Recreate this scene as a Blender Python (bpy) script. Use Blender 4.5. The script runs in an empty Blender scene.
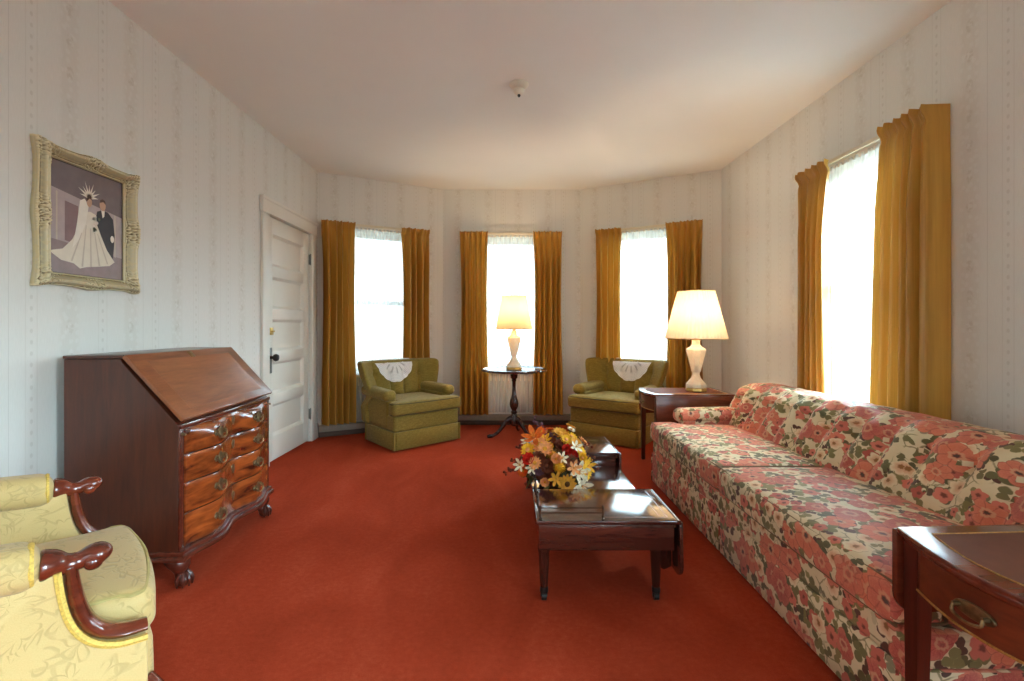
import bpy, bmesh, math, random
from math import pi, sin, cos, sqrt, exp, atan2, tan, radians
from mathutils import Vector, Matrix, noise as mnoise

scene = bpy.context.scene
COL = scene.collection
CAM_H = 1.12          # lens height above the carpet (m)
FPX = 483.0           # focal length in pixels of a 1024 x 681 picture
CEIL = 2.70

# ------------------------------------------------------------------ materials
class NT:
    """tiny helper round a node tree"""
    def __init__(self, name):
        self.m = bpy.data.materials.new(name)
        self.m.use_nodes = True
        self.t = self.m.node_tree
        self.t.nodes.clear()
        self.out = self.t.nodes.new('ShaderNodeOutputMaterial')
    def n(self, typ, inputs=None, **props):
        nd = self.t.nodes.new('ShaderNode' + typ)
        for k, v in props.items():
            setattr(nd, k, v)
        for k, v in (inputs or {}).items():
            self.put(nd.inputs[k], v)
        return nd
    def put(self, sock, v):
        if isinstance(v, bpy.types.NodeSocket):
            self.t.links.new(v, sock)
        elif isinstance(v, bpy.types.Node):
            self.t.links.new(v.outputs[0], sock)
        else:
            if sock.type == 'RGBA' and len(v) == 3:
                v = (*v, 1)
            sock.default_value = v
    def math(self, op, a, b=0.0, c=0.0):
        nd = self.t.nodes.new('ShaderNodeMath'); nd.operation = op
        self.put(nd.inputs[0], a); self.put(nd.inputs[1], b); self.put(nd.inputs[2], c)
        return nd.outputs[0]
    def vmath(self, op, a, b=(0, 0, 0), scale=None):
        nd = self.t.nodes.new('ShaderNodeVectorMath'); nd.operation = op
        self.put(nd.inputs[0], a); self.put(nd.inputs[1], b)
        if scale is not None: self.put(nd.inputs['Scale'], scale)
        return nd
    def mix(self, f, a, b, blend='MIX'):
        nd = self.t.nodes.new('ShaderNodeMix'); nd.data_type = 'RGBA'; nd.blend_type = blend
        self.put(nd.inputs[0], f); self.put(nd.inputs[6], a); self.put(nd.inputs[7], b)
        return nd.outputs[2]
    def ramp(self, f, stops, interp='LINEAR'):
        nd = self.t.nodes.new('ShaderNodeValToRGB'); r = nd.color_ramp; r.interpolation = interp
        while len(r.elements) < len(stops): r.elements.new(0.5)
        for e, (p, c) in zip(r.elements, stops):
            e.position = p
            e.color = (c, c, c, 1) if not hasattr(c, '__len__') else (*c[:3], 1)
        self.put(nd.inputs[0], f)
        return nd.outputs[0]
    def step(self, x, lo, hi):
        nd = self.t.nodes.new('ShaderNodeMapRange'); nd.interpolation_type = 'SMOOTHSTEP'
        self.put(nd.inputs[0], x); self.put(nd.inputs[1], lo); self.put(nd.inputs[2], hi)
        nd.inputs[3].default_value = 0; nd.inputs[4].default_value = 1
        return nd.outputs[0]
    def coord(self, kind='Object', scale=(1, 1, 1), rot=(0, 0, 0), loc=(0, 0, 0)):
        tc = self.n('TexCoord')
        mp = self.n('Mapping', {'Vector': tc.outputs[kind], 'Scale': scale, 'Rotation': rot, 'Location': loc})
        return mp.outputs[0]
    def noise(self, vec, scale, detail=3, rough=.5, dist=0.0):
        return self.n('TexNoise', {'Vector': vec, 'Scale': scale, 'Detail': detail, 'Roughness': rough, 'Distortion': dist})
    def bump(self, h, strength=.3, dist=.01):
        return self.n('Bump', {'Height': h, 'Strength': strength, 'Distance': dist}).outputs[0]
    def principled(self, color, rough=.5, metal=0.0, spec=.5, normal=None, sheen=0.0, coat=0.0, coat_rough=.1, trans=0.0):
        b = self.n('BsdfPrincipled', {'Base Color': color, 'Roughness': rough, 'Metallic': metal,
                                       'Specular IOR Level': spec, 'Sheen Weight': sheen, 'Coat Weight': coat,
                                       'Coat Roughness': coat_rough})
        if normal is not None: self.put(b.inputs['Normal'], normal)
        return b.outputs[0]
    def finish(self, shader):
        self.t.links.new(shader, self.out.inputs['Surface'])
        return self.m

def lin(r, g, b):
    f = lambda c: ((c / 255 + .055) / 1.055) ** 2.4 if c > 10 else c / 255 / 12.92
    return (f(r), f(g), f(b))

def plain(name, col, rough=.5, metal=0.0, spec=.5, var=.12, vscale=18, bump=0.0, bscale=120, coat=0.0):
    t = NT(name); v = t.coord()
    nz = t.noise(v, vscale, 4)
    c2 = tuple(max(0, x * (1 - var)) for x in col); c3 = tuple(min(1, x * (1 + var)) for x in col)
    c = t.ramp(nz.outputs[0], [(.3, c2), (.7, c3)])
    nrm = None
    if bump:
        nrm = t.bump(t.noise(v, bscale, 3).outputs[0], bump, .004)
    return t.finish(t.principled(c, rough, metal, spec, nrm, coat=coat))

def wood(name, dark, light, grain='x', rough=.3, coat=.3, stretch=14, flame=0.0, spec=.5):
    t = NT(name)
    sc = {'x': (1, stretch, stretch), 'y': (stretch, 1, stretch), 'z': (stretch, stretch, 1)}[grain]
    v = t.coord('Object', sc)
    a = t.noise(v, 2.2, 6, .6, .6).outputs[0]
    fine = t.noise(t.coord('Object', tuple(x * 5 for x in sc)), 3, 3, .6).outputs[0]
    f = t.math('ADD', t.math('MULTIPLY', a, .75), t.math('MULTIPLY', fine, .25))
    if flame:
        fl = t.noise(t.coord('Object', (5, 5, 22), (0, radians(32), 0)), 1.1, 4, .55, .5).outputs[0]
        f = t.math('ADD', t.math('MULTIPLY', f, 1 - flame), t.math('MULTIPLY', fl, flame))
    w_ = .13 if flame else .2
    c = t.ramp(f, [(.5 - w_, dark), (.5, tuple((x + y) / 2 for x, y in zip(dark, light))), (.5 + w_, light)])
    nrm = t.bump(fine, .06, .002)
    return t.finish(t.principled(c, rough, 0, spec, nrm, coat=coat, coat_rough=.12))

M = {}
# walls: off-white stripe wallpaper with bead columns and flower columns
def wallpaper():
    t = NT('striped wallpaper')
    uv = t.n('UVMap', uv_map='UVMap').outputs[0]
    s = t.n('SeparateXYZ', {'Vector': uv}); u, v = s.outputs[0], s.outputs[1]
    P = .346
    def fold(x, p):      # distance to the nearest multiple of p
        f = t.math('FRACT', t.math('ADD', t.math('DIVIDE', x, p), .5))
        return t.math('MULTIPLY', t.math('ABSOLUTE', t.math('SUBTRACT', f, .5)), p)
    du = fold(u, P)
    dv = fold(v, .046)
    rb = t.math('SQRT', t.math('ADD', t.math('MULTIPLY', du, du), t.math('MULTIPLY', t.math('MULTIPLY', dv, dv), .5)))
    bead = t.math('SUBTRACT', 1, t.step(rb, .0045, .0085))
    line = t.math('SUBTRACT', 1, t.step(t.math('ABSOLUTE', t.math('SUBTRACT', du, .024)), .001, .0035))
    du2 = fold(t.math('ADD', u, P / 2), P)
    n1 = t.noise(uv, 55, 3, .55).outputs[0]
    vor = t.n('TexVoronoi', {'Vector': uv, 'Scale': 26.0, 'Randomness': .75}, voronoi_dimensions='2D').outputs['Distance']
    motif = t.math('MULTIPLY', t.step(t.math('ADD', vor, t.math('MULTIPLY', n1, .5)), .42, .62),
                   t.math('SUBTRACT', 1, t.step(du2, .03, .06)))
    dv3 = fold(v, .14)
    ros = t.math('SQRT', t.math('ADD', t.math('MULTIPLY', du2, du2), t.math('MULTIPLY', t.math('MULTIPLY', dv3, dv3), .35)))
    rose = t.math('MULTIPLY', t.math('SUBTRACT', 1, t.step(ros, .014, .022)), t.step(n1, .4, .6))
    fine = t.noise(t.n('Mapping', {'Vector': uv, 'Scale': (320, 24, 1)}).outputs[0], 1.0, 2).outputs[0]
    base = t.mix(fine, lin(216, 214, 206), lin(228, 226, 219))
    c = t.mix(t.math('MULTIPLY', bead, .22), base, lin(160, 150, 132))
    c = t.mix(t.math('MULTIPLY', line, .16), c, lin(176, 166, 150))
    c = t.mix(t.math('MULTIPLY', motif, .14), c, lin(184, 172, 152))
    c = t.mix(t.math('MULTIPLY', rose, .26), c, lin(172, 160, 138))
    seam = t.math('SUBTRACT', 1, t.step(fold(t.math('ADD', u, .09), P * 2), .0008, .0022))
    c = t.mix(t.math('MULTIPLY', seam, .3), c, lin(170, 164, 155))
    return t.finish(t.principled(c, .62, spec=.25))
M['paper'] = wallpaper()
M['ceiling'] = plain('ceiling paint', lin(230, 226, 218), .85, spec=.15, var=.015, vscale=2)
M['trim'] = plain('white gloss trim paint', lin(226, 222, 210), .38, spec=.4, var=.02, vscale=6)
M['heater'] = plain('grey heater enamel', lin(150, 138, 122), .5, spec=.3, var=.05)
M['gap_shade'] = plain('brown toe gap shade', lin(84, 62, 50), .7, var=.1)
M['dark'] = plain('dark gap', lin(40, 32, 28), .8, var=.1)

def carpet():
    t = NT('red carpet')
    v = t.coord()
    a = t.noise(v, 260, 3, .7).outputs[0]
    b = t.noise(v, 46, 3, .6).outputs[0]
    big = t.noise(t.coord('Object', (1, .45, 1), (0, 0, .4)), 2.6, 3, .6, .8).outputs[0]
    f = t.math('ADD', t.math('ADD', t.math('MULTIPLY', a, .35), t.math('MULTIPLY', b, .25)), t.math('MULTIPLY', big, .4))
    c = t.ramp(f, [(.30, lin(142, 50, 27)), (.52, lin(170, 64, 38)), (.72, lin(194, 86, 56))])
    h = t.math('ADD', t.math('MULTIPLY', a, .6), t.math('MULTIPLY', b, .5))
    return t.finish(t.principled(c, .95, spec=.05, normal=t.bump(h, .55, .012)))
M['carpet'] = carpet()

def drape():
    t = NT('gold drapery cloth')
    uv = t.n('UVMap', uv_map='UVMap').outputs[0]
    n = t.noise(t.n('Mapping', {'Vector': uv, 'Scale': (120, 1.5, 1)}).outputs[0], 1, 4, .6).outputs[0]
    c = t.ramp(n, [(.3, lin(172, 124, 48)), (.7, lin(194, 145, 62))])
    p = t.principled(c, .36, spec=.5, normal=t.bump(n, .05, .002))
    tr = t.n('BsdfTranslucent', {'Color': lin(210, 148, 60)}).outputs[0]
    return t.finish(t.n('MixShader', {0: .10, 1: p, 2: tr}).outputs[0])
M['drape'] = drape()

def sheer():
    t = NT('white sheer voile')
    uv = t.n('UVMap', uv_map='UVMap').outputs[0]
    n = t.noise(t.n('Mapping', {'Vector': uv, 'Scale': (90, 3, 1)}).outputs[0], 1, 3).outputs[0]
    d = t.n('BsdfDiffuse', {'Color': (.86, .88, .90, 1)}).outputs[0]
    tl = t.n('BsdfTranslucent', {'Color': (.90, .92, .94, 1)}).outputs[0]
    cloth = t.n('MixShader', {0: .55, 1: d, 2: tl}).outputs[0]
    tp = t.n('BsdfTransparent', {'Color': (1, 1, 1, 1)}).outputs[0]
    f = t.ramp(n, [(.3, .50), (.7, .70)])
    return t.finish(t.n('MixShader', {0: f, 1: tp, 2: cloth}).outputs[0])
M['sheer'] = sheer()

def glass():
    t = NT('window glass')
    g = t.n('BsdfGlossy', {'Color': (1, 1, 1, 1), 'Roughness': .02}).outputs[0]
    tp = t.n('BsdfTransparent', {'Color': (.97, .98, .98, 1)}).outputs[0]
    return t.finish(t.n('MixShader', {0: .06, 1: tp, 2: g}).outputs[0])
M['glass'] = glass()

def floral():
    t = NT('floral sofa fabric')
    uv = t.n('UVMap', uv_map='UVMap').outputs[0]
    uv = t.vmath('SCALE', uv, scale=1.2).outputs[0]
    wob = t.noise(uv, 28, 2, .5)
    p = t.vmath('ADD', uv, t.vmath('SCALE', t.vmath('SUBTRACT', wob.outputs['Color'], (.5, .5, .5)).outputs[0], scale=.022).outputs[0]).outputs[0]
    fine = t.noise(uv, 160, 3, .6).outputs[0]
    base = t.mix(t.noise(uv, 9, 3).outputs[0], lin(212, 192, 150), lin(228, 212, 176))
    def flowers(scale, off, petals, size, depth=.16, rnd=.85):
        q = t.vmath('ADD', p, off).outputs[0]
        vo = t.n('TexVoronoi', {'Vector': q, 'Scale': scale, 'Randomness': rnd}, voronoi_dimensions='2D')
        d = t.vmath('SUBTRACT', q, vo.outputs['Position']).outputs[0]
        s = t.n('SeparateXYZ', {'Vector': d})
        ang = t.math('ARCTAN2', s.outputs[1], s.outputs[0])
        cs = t.n('SeparateColor', {'Color': vo.outputs['Color']})
        r = t.math('MULTIPLY', t.vmath('LENGTH', d).outputs['Value'], scale)
        pet = t.math('ABSOLUTE', t.math('SINE', t.math('ADD', t.math('MULTIPLY', ang, petals / 2), t.math('MULTIPLY', cs.outputs[0], 6.3))))
        lim = t.math('ADD', size * (1 - depth), t.math('MULTIPLY', pet, size * depth))
        lim = t.math('MULTIPLY', lim, t.math('ADD', .72, t.math('MULTIPLY', cs.outputs[1], .5)))
        x = t.math('DIVIDE', r, lim)                       # 0 centre .. 1 rim
        return x, pet, cs, ang
    col = base
    # thin outline twigs
    tw = t.n('TexVoronoi', {'Vector': p, 'Scale': 13.0, 'Randomness': 1.0}, voronoi_dimensions='2D', feature='DISTANCE_TO_EDGE').outputs['Distance']
    twm = t.math('MULTIPLY', t.math('SUBTRACT', 1, t.step(tw, .015, .06)), t.step(t.noise(uv, 7, 2).outputs[0], .45, .55))
    col = t.mix(t.math('MULTIPLY', twm, .75), col, lin(112, 100, 58))
    # leaves, two sizes
    x, pet, cs, ang = flowers(17, (.37, .11, 0), 2, .52, .75, 1)
    leafc = t.mix(cs.outputs[2], lin(92, 84, 54), lin(146, 132, 80))
    leafc = t.mix(t.step(cs.outputs[0], .7, .72), leafc, lin(92, 58, 44))
    col = t.mix(t.math('MULTIPLY', t.math('SUBTRACT', 1, t.step(x, .85, 1)), t.step(cs.outputs[1], .12, .2)), col, leafc)
    x, pet, cs, ang = flowers(10.5, (.05, .43, 0), 3, .44, .65, 1)
    leafc = t.mix(cs.outputs[0], lin(86, 80, 52), lin(134, 124, 74))
    vein = t.math('MULTIPLY', t.math('SUBTRACT', 1, t.step(pet, .0, .2)), .4)
    leafc = t.mix(vein, leafc, lin(184, 172, 110))
    col = t.mix(t.math('MULTIPLY', t.math('SUBTRACT', 1, t.step(x, .88, 1)), t.step(cs.outputs[1], .25, .3)), col, leafc)
    # small coral buds
    x, pet, cs, ang = flowers(11.5, (.71, .23, 0), 5, .44, .25, .95)
    bc = t.mix(cs.outputs[2], lin(216, 122, 100), lin(180, 84, 68))
    bc = t.mix(t.math('SUBTRACT', 1, t.step(x, .15, .4)), bc, lin(120, 60, 44))
    col = t.mix(t.math('MULTIPLY', t.math('SUBTRACT', 1, t.step(x, .9, 1)), t.step(cs.outputs[0], .45, .47)), col, bc)
    # pale blossom
    x, pet, cs, ang = flowers(10.0, (.21, .77, 0), 6, .42, .22, .95)
    bc = t.mix(t.step(x, .2, .9), lin(216, 168, 130), lin(230, 208, 170))
    bc = t.mix(t.math('SUBTRACT', 1, t.step(x, .18, .34)), bc, lin(150, 98, 50))
    rim = t.step(x, .86, .94)
    bc = t.mix(t.math('MULTIPLY', rim, .6), bc, lin(150, 120, 80))
    col = t.mix(t.math('MULTIPLY', t.math('SUBTRACT', 1, t.step(x, .95, 1)), t.step(cs.outputs[1], .74, .76)), col, bc)
    # big coral and orange flowers
    for sc, off, pn, sz, thr in ((8.2, (.0, .0, 0), 7, .46, .60), (6.8, (.53, .31, 0), 6, .50, .70)):
        x, pet, cs, ang = flowers(sc, off, pn, sz, .2, .8)
        a = t.mix(cs.outputs[2], lin(198, 106, 86), lin(212, 116, 84))
        a = t.mix(t.step(cs.outputs[0], .6, .62), a, lin(182, 86, 74))
        a = t.mix(t.math('MULTIPLY', t.step(fine, .4, .7), .35), a, lin(226, 142, 112))
        pl = t.math('MULTIPLY', t.math('SUBTRACT', 1, t.step(pet, .0, .3)), t.step(x, .25, .5))
        a = t.mix(t.math('MULTIPLY', pl, .55), a, lin(140, 46, 40))
        a = t.mix(t.math('MULTIPLY', t.step(x, .6, 1), .35), a, lin(224, 140, 108))
        ring = t.math('MULTIPLY', t.step(x, .16, .24), t.math('SUBTRACT', 1, t.step(x, .30, .42)))
        a = t.mix(t.math('MULTIPLY', ring, .6), a, lin(212, 170, 130))
        a = t.mix(t.math('SUBTRACT', 1, t.math('ADD', t.step(x, .10, .22), t.math('MULTIPLY', t.step(cs.outputs[0], .45, .5), .6))), a, lin(84, 60, 50))
        a = t.mix(t.math('MULTIPLY', t.step(x, .9, .97), .6), a, lin(120, 46, 38))
        col = t.mix(t.math('MULTIPLY', t.math('SUBTRACT', 1, t.step(x, .95, 1)), t.step(cs.outputs[1], thr, thr + .02)), col, a)
    return t.finish(t.principled(col, .58, spec=.35, normal=t.bump(fine, .1, .002), sheen=.1))
M['floral'] = floral()
M['welt'] = plain('brown welt cord', lin(120, 92, 62), .7, var=.15)

def olive():
    t = NT('olive tweed upholstery')
    v = t.coord()
    a = t.noise(v, 190, 3, .7).outputs[0]
    b = t.noise(t.coord('Object', (1, 1, 4)), 30, 3, .6).outputs[0]
    f = t.math('ADD', t.math('MULTIPLY', a, .6), t.math('MULTIPLY', b, .4))
    c = t.ramp(f, [(.32, lin(104, 86, 32)), (.52, lin(136, 114, 50)), (.7, lin(160, 140, 74))])
    return t.finish(t.principled(c, .8, spec=.15, normal=t.bump(a, .35, .004), sheen=.1))
M['olive'] = olive()
M['olive_welt'] = plain('dark olive welt', lin(78, 64, 24), .8, var=.15)
M['bronze'] = plain('dark bronze rail', lin(70, 54, 40), .4, metal=.7, var=.2)

def damask():
    t = NT('pale gold damask')
    uv = t.n('UVMap', uv_map='UVMap').outputs[0]
    w = t.noise(uv, 9, 2, .5)
    p = t.vmath('ADD', uv, t.vmath('SCALE', t.vmath('SUBTRACT', w.outputs['Color'], (.5, .5, .5)).outputs[0], scale=.10).outputs[0]).outputs[0]
    vo = t.n('TexVoronoi', {'Vector': p, 'Scale': 15.0, 'Randomness': .9}, voronoi_dimensions='2D')
    d = t.vmath('SUBTRACT', p, vo.outputs['Position']).outputs[0]
    s = t.n('SeparateXYZ', {'Vector': d})
    cs = t.n('SeparateColor', {'Color': vo.outputs['Color']})
    ang = t.math('ARCTAN2', s.outputs[1], s.outputs[0])
    r = t.math('MULTIPLY', t.vmath('LENGTH', d).outputs['Value'], 15)
    pet = t.math('ABSOLUTE', t.math('SINE', t.math('ADD', t.math('MULTIPLY', ang, 2.5), t.math('MULTIPLY', cs.outputs[0], 6.3))))
    m = t.math('SUBTRACT', 1, t.step(t.math('ABSOLUTE', t.math('SUBTRACT', r, t.math('ADD', .12, t.math('MULTIPLY', pet, .42)))), .02, .11))
    e = t.n('TexVoronoi', {'Vector': p, 'Scale': 11.0}, voronoi_dimensions='2D', feature='DISTANCE_TO_EDGE').outputs['Distance']
    m2 = t.math('SUBTRACT', 1, t.step(e, .015, .05))
    gate = t.step(t.noise(uv, 13, 2).outputs[0], .44, .54)
    m = t.math('MULTIPLY', t.math('MAXIMUM', m, t.math('MULTIPLY', m2, .7)), gate)
    fine = t.noise(uv, 420, 2, .6).outputs[0]
    base = t.mix(fine, lin(186, 156, 98), lin(204, 175, 116))
    c = t.mix(t.math('MULTIPLY', m, .42), base, lin(150, 130, 76))
    h = t.math('SUBTRACT', t.math('MULTIPLY', fine, .3), m)
    return t.finish(t.principled(c, .6, spec=.3, normal=t.bump(h, .35, .003), sheen=.15))
M['damask'] = damask()
M['braid'] = plain('gold gimp braid', lin(212, 176, 82), .6, var=.25, vscale=160, bump=.5, bscale=300)
M['damask_welt'] = plain('pale gold welt', lin(178, 158, 96), .65, var=.15)

M['mahog_side'] = wood('mahogany side panel', lin(54, 23, 13), lin(90, 43, 24), 'z', .34, .25, 9)
M['mahog_lid'] = wood('mahogany desk lid', lin(104, 52, 28), lin(160, 94, 54), 'x', .3, .35, 8)
M['mahog_flame'] = wood('flame mahogany drawer front', lin(66, 23, 10), lin(164, 80, 33), 'x', .2, .6, 5, .75)
M['mahog'] = wood('dark red mahogany', lin(58, 24, 16), lin(104, 44, 28), 'x', .18, .8, 10)
M['mahog_y'] = wood('red mahogany top', lin(74, 32, 22), lin(122, 58, 38), 'y', .2, .55, 10)
M['mahog_z'] = wood('dark mahogany post', lin(50, 20, 14), lin(92, 38, 24), 'z', .28, .4, 10)
M['walnut'] = wood('dark walnut table wood', lin(44, 22, 18), lin(84, 42, 32), 'x', .13, .9, 10)
M['walnut_z'] = wood('dark walnut leg', lin(40, 18, 14), lin(72, 34, 24), 'z', .25, .4, 10)
M['endwood'] = wood('warm mahogany apron', lin(80, 33, 18), lin(124, 60, 33), 'x', .28, .35, 9)
M['arm_wood'] = wood('carved armchair mahogany', lin(70, 24, 14), lin(124, 52, 30), 'y', .2, .6, 9)
M['leather'] = plain('brown leather inset', lin(98, 54, 37), .6, spec=.2, var=.08, vscale=30, bump=.15, bscale=260)
M['tooling'] = plain('gold tooled line', lin(176, 130, 70), .45, metal=.5, var=.3, vscale=200)
M['brass_dark'] = plain('aged brass', lin(138, 116, 82), .38, metal=.85, var=.3, vscale=70)
M['brass'] = plain('polished brass', lin(206, 168, 96), .28, metal=.9, var=.12, vscale=60)
M['iron'] = plain('blackened iron', lin(46, 44, 42), .4, metal=.6, var=.2, vscale=50)
M['steel'] = plain('worn steel plate', lin(120, 122, 116), .4, metal=.7, var=.15, vscale=50)
M['inlay'] = plain('pale inlay line', lin(110, 74, 52), .3, var=.2)
M['rod'] = plain('cream painted curtain rod', lin(222, 212, 188), .4, var=.03)
M['porcelain'] = plain('ivory porcelain', lin(222, 214, 196), .4, var=.03)

def alabaster():
    t = NT('white alabaster'); v = t.coord()
    n = t.noise(v, 16, 5, .65, 1.4).outputs[0]
    c = t.ramp(n, [(.3, lin(246, 240, 228)), (.54, lin(238, 230, 214)), (.60, lin(228, 218, 202)), (.66, lin(242, 234, 220))])
    p = t.principled(c, .25, spec=.5)
    tl = t.n('BsdfTranslucent', {'Color': (.95, .90, .80, 1)}).outputs[0]
    return t.finish(t.n('MixShader', {0: .42, 1: p, 2: tl}).outputs[0])
M['alabaster'] = alabaster()

def shade(name, col, tcol, f):
    t = NT(name); v = t.coord()
    n = t.noise(v, 300, 2).outputs[0]
    c = t.mix(n, tuple(x * .94 for x in col), col)
    d = t.n('BsdfDiffuse', {'Color': c}).outputs[0]
    tl = t.n('BsdfTranslucent', {'Color': (*tcol, 1)}).outputs[0]
    return t.finish(t.n('MixShader', {0: f, 1: d, 2: tl}).outputs[0])
M['shade'] = shade('cream lamp shade linen', lin(236, 214, 168), (.46, .36, .22), .32)
M['shade_pleat'] = shade('ivory pleated shade silk', lin(248, 238, 220), (.44, .37, .27), .42)

def bulb():
    t = NT('lit bulb')
    return t.finish(t.n('Emission', {'Color': (1, .82, .58, 1), 'Strength': 8.0}).outputs[0])
M['bulb'] = bulb()

def lace():
    t = NT('white crochet lace')
    uv = t.n('UVMap', uv_map='UVMap').outputs[0]      # u = angle, v = radius 0..1
    s = t.n('SeparateXYZ', {'Vector': uv}); a, r = s.outputs[0], s.outputs[1]
    pet = t.math('ABSOLUTE', t.math('SINE', t.math('MULTIPLY', a, 6.5)))
    ring = t.math('MULTIPLY', t.step(r, .30, .38), t.math('SUBTRACT', 1, t.step(r, .60, .70)))
    hole = t.math('MULTIPLY', ring, t.math('SUBTRACT', 1, t.step(pet, .35, .6)))
    fr = t.math('ABSOLUTE', t.math('SINE', t.math('MULTIPLY', r, 48)))
    fa = t.math('ABSOLUTE', t.math('SINE', t.math('MULTIPLY', a, 40)))
    mesh = t.math('MULTIPLY', t.math('MULTIPLY', t.step(fr, .5, .9), t.step(fa, .5, .9)), .5)
    hole = t.math('MAXIMUM', t.math('MULTIPLY', hole, .75), mesh)
    p = t.principled(lin(238, 236, 236), .85, spec=.1)
    tp = t.n('BsdfTransparent', {'Color': (1, 1, 1, 1)}).outputs[0]
    return t.finish(t.n('MixShader', {0: t.math('MULTIPLY', hole, .55), 1: p, 2: tp}).outputs[0])
M['lace'] = lace()

# ------------------------------------------------------------------ mesh tools
def rbox(c, s, r, n=(1, 1, 1), seg=4, fn=None):
    """box of centre c and size s with rounded edges; extra grid n per axis; optional deform"""
    h = [x / 2 for x in s]; r = min(r, min(h) * .999)
    ax = []
    for k in range(3):
        inner = h[k] - r
        t = [-(inner + r * tan(pi / 4 * (1 - i / seg))) for i in range(seg)]
        t += [-inner + 2 * inner * i / n[k] for i in range(n[k] + 1)]
        t += [inner + r * tan(pi / 4 * i / seg) for i in range(1, seg + 1)]
        ax.append(t)
    L = [len(a) for a in ax]
    idx = {}; V = []; F = []
    def vid(i, j, k):
        key = (i, j, k)
        if key in idx: return idx[key]
        p = [ax[0][i], ax[1][j], ax[2][k]]
        q = [max(-(h[m] - r), min(h[m] - r, p[m])) for m in range(3)]
        d = Vector([p[m] - q[m] for m in range(3)])
        if d.length > 1e-9: d = d.normalized() * r
        p = Vector(q) + d + Vector(c)
        if fn: p = Vector(fn(p.x, p.y, p.z))
        V.append(p); idx[key] = len(V) - 1
        return idx[key]
    def side(a, b, cc, last):
        for i in range(L[a] - 1):
            for j in range(L[b] - 1):
                def g(x, y):
                    k = [0, 0, 0]; k[a] = x; k[b] = y; k[cc] = last
                    return vid(*k)
                f = [g(i, j), g(i + 1, j), g(i + 1, j + 1), g(i, j + 1)]
                cyc = (a, b, cc) in ((0, 1, 2), (1, 2, 0), (2, 0, 1))
                if cyc == (last == 0): f.reverse()
                F.append(f)
    for a, b, cc in ((0, 1, 2), (1, 2, 0), (2, 0, 1)):
        side(a, b, cc, 0); side(a, b, cc, L[cc] - 1)
    return V, F

def prism(outline, axis, lo, hi, bevel=0.0, seg=2):
    """outline polygon extruded along an axis ('x': pts are (y,z); 'y': (x,z); 'z': (x,y))"""
    bm = bmesh.new()
    def mk(p, t):
        return {'x': (t, p[0], p[1]), 'y': (p[0], t, p[1]), 'z': (p[0], p[1], t)}[axis]
    a = [bm.verts.new(mk(p, lo)) for p in outline]; b = [bm.verts.new(mk(p, hi)) for p in outline]
    bm.faces.new(a); bm.faces.new(b)
    n = len(a)
    for i in range(n): bm.faces.new((a[i], a[(i + 1) % n], b[(i + 1) % n], b[i]))
    bmesh.ops.recalc_face_normals(bm, faces=bm.faces[:])
    if bevel:
        es = [e for e in bm.edges if len(e.link_faces) == 2 and e.calc_face_angle(0) > .5]
        bmesh.ops.bevel(bm, geom=es, offset=bevel, segments=seg, affect='EDGES', profile=.5, clamp_overlap=True)
    return grab(bm)

def grab(bm):
    bm.verts.index_update()
    V = [v.co.copy() for v in bm.verts]; F = [[v.index for v in f.verts] for f in bm.faces]
    bm.free()
    return V, F

def box(x0, y0, z0, x1, y1, z1, bevel=.003, seg=2):
    return prism([(x0, y0), (x1, y0), (x1, y1), (x0, y1)], 'z', z0, z1, bevel, seg)

def lathe(prof, seg=32, c=(0, 0, 0), fn=None, close=True):
    V = []; F = []
    for r, z in prof:
        for i in range(seg):
            a = 2 * pi * i / seg
            rr = r * (fn(a, z) if fn else 1)
            V.append(Vector((c[0] + rr * cos(a), c[1] + rr * sin(a), c[2] + z)))
    for k in range(len(prof) - 1):
        for i in range(seg):
            j = (i + 1) % seg
            F.append([k * seg + i, k * seg + j, (k + 1) * seg + j, (k + 1) * seg + i])
    if close:
        F.append(list(range(seg))[::-1]); F.append([(len(prof) - 1) * seg + i for i in range(seg)])
    return V, F

def spline(pts, n=8):
    """Catmull-Rom through points (tuples of any length)"""
    out = []
    P = [pts[0]] + list(pts) + [pts[-1]]
    for i in range(1, len(P) - 2):
        for k in range(n):
            t = k / n
            out.append(tuple(.5 * (2 * b + (c - a) * t + (2 * a - 5 * b + 4 * c - d) * t * t + (3 * b - a - 3 * c + d) * t ** 3)
                             for a, b, c, d in zip(P[i - 1], P[i], P[i + 1], P[i + 2])))
    out.append(tuple(pts[-1]))
    return out

def tube(pts, rad, seg=10, closed=False, squash=1.0, up=None):
    P = [Vector(p[:3]) for p in pts]; n = len(P)
    R = rad if hasattr(rad, '__len__') else [rad] * n
    V = []; F = []; prev = None
    for i in range(n):
        if closed: t = P[(i + 1) % n] - P[i - 1]
        else: t = P[min(i + 1, n - 1)] - P[max(i - 1, 0)]
        if t.length < 1e-9: t = Vector((0, 0, 1))
        t.normalize()
        if prev is None:
            u = Vector(up) if up else (Vector((0, 0, 1)) if abs(t.z) < .9 else Vector((1, 0, 0)))
        else: u = prev
        u = (u - t * u.dot(t)).normalized(); w = t.cross(u); prev = u
        for k in range(seg):
            a = 2 * pi * k / seg
            V.append(P[i] + (u * cos(a) + w * sin(a) * squash) * R[i])
    for i in range(n if closed else n - 1):
        j = (i + 1) % n
        for k in range(seg):
            l = (k + 1) % seg
            F.append([i * seg + k, i * seg + l, j * seg + l, j * seg + k])
    if not closed:
        F.append(list(range(seg))[::-1]); F.append([(n - 1) * seg + k for k in range(seg)])
    return V, F

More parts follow.
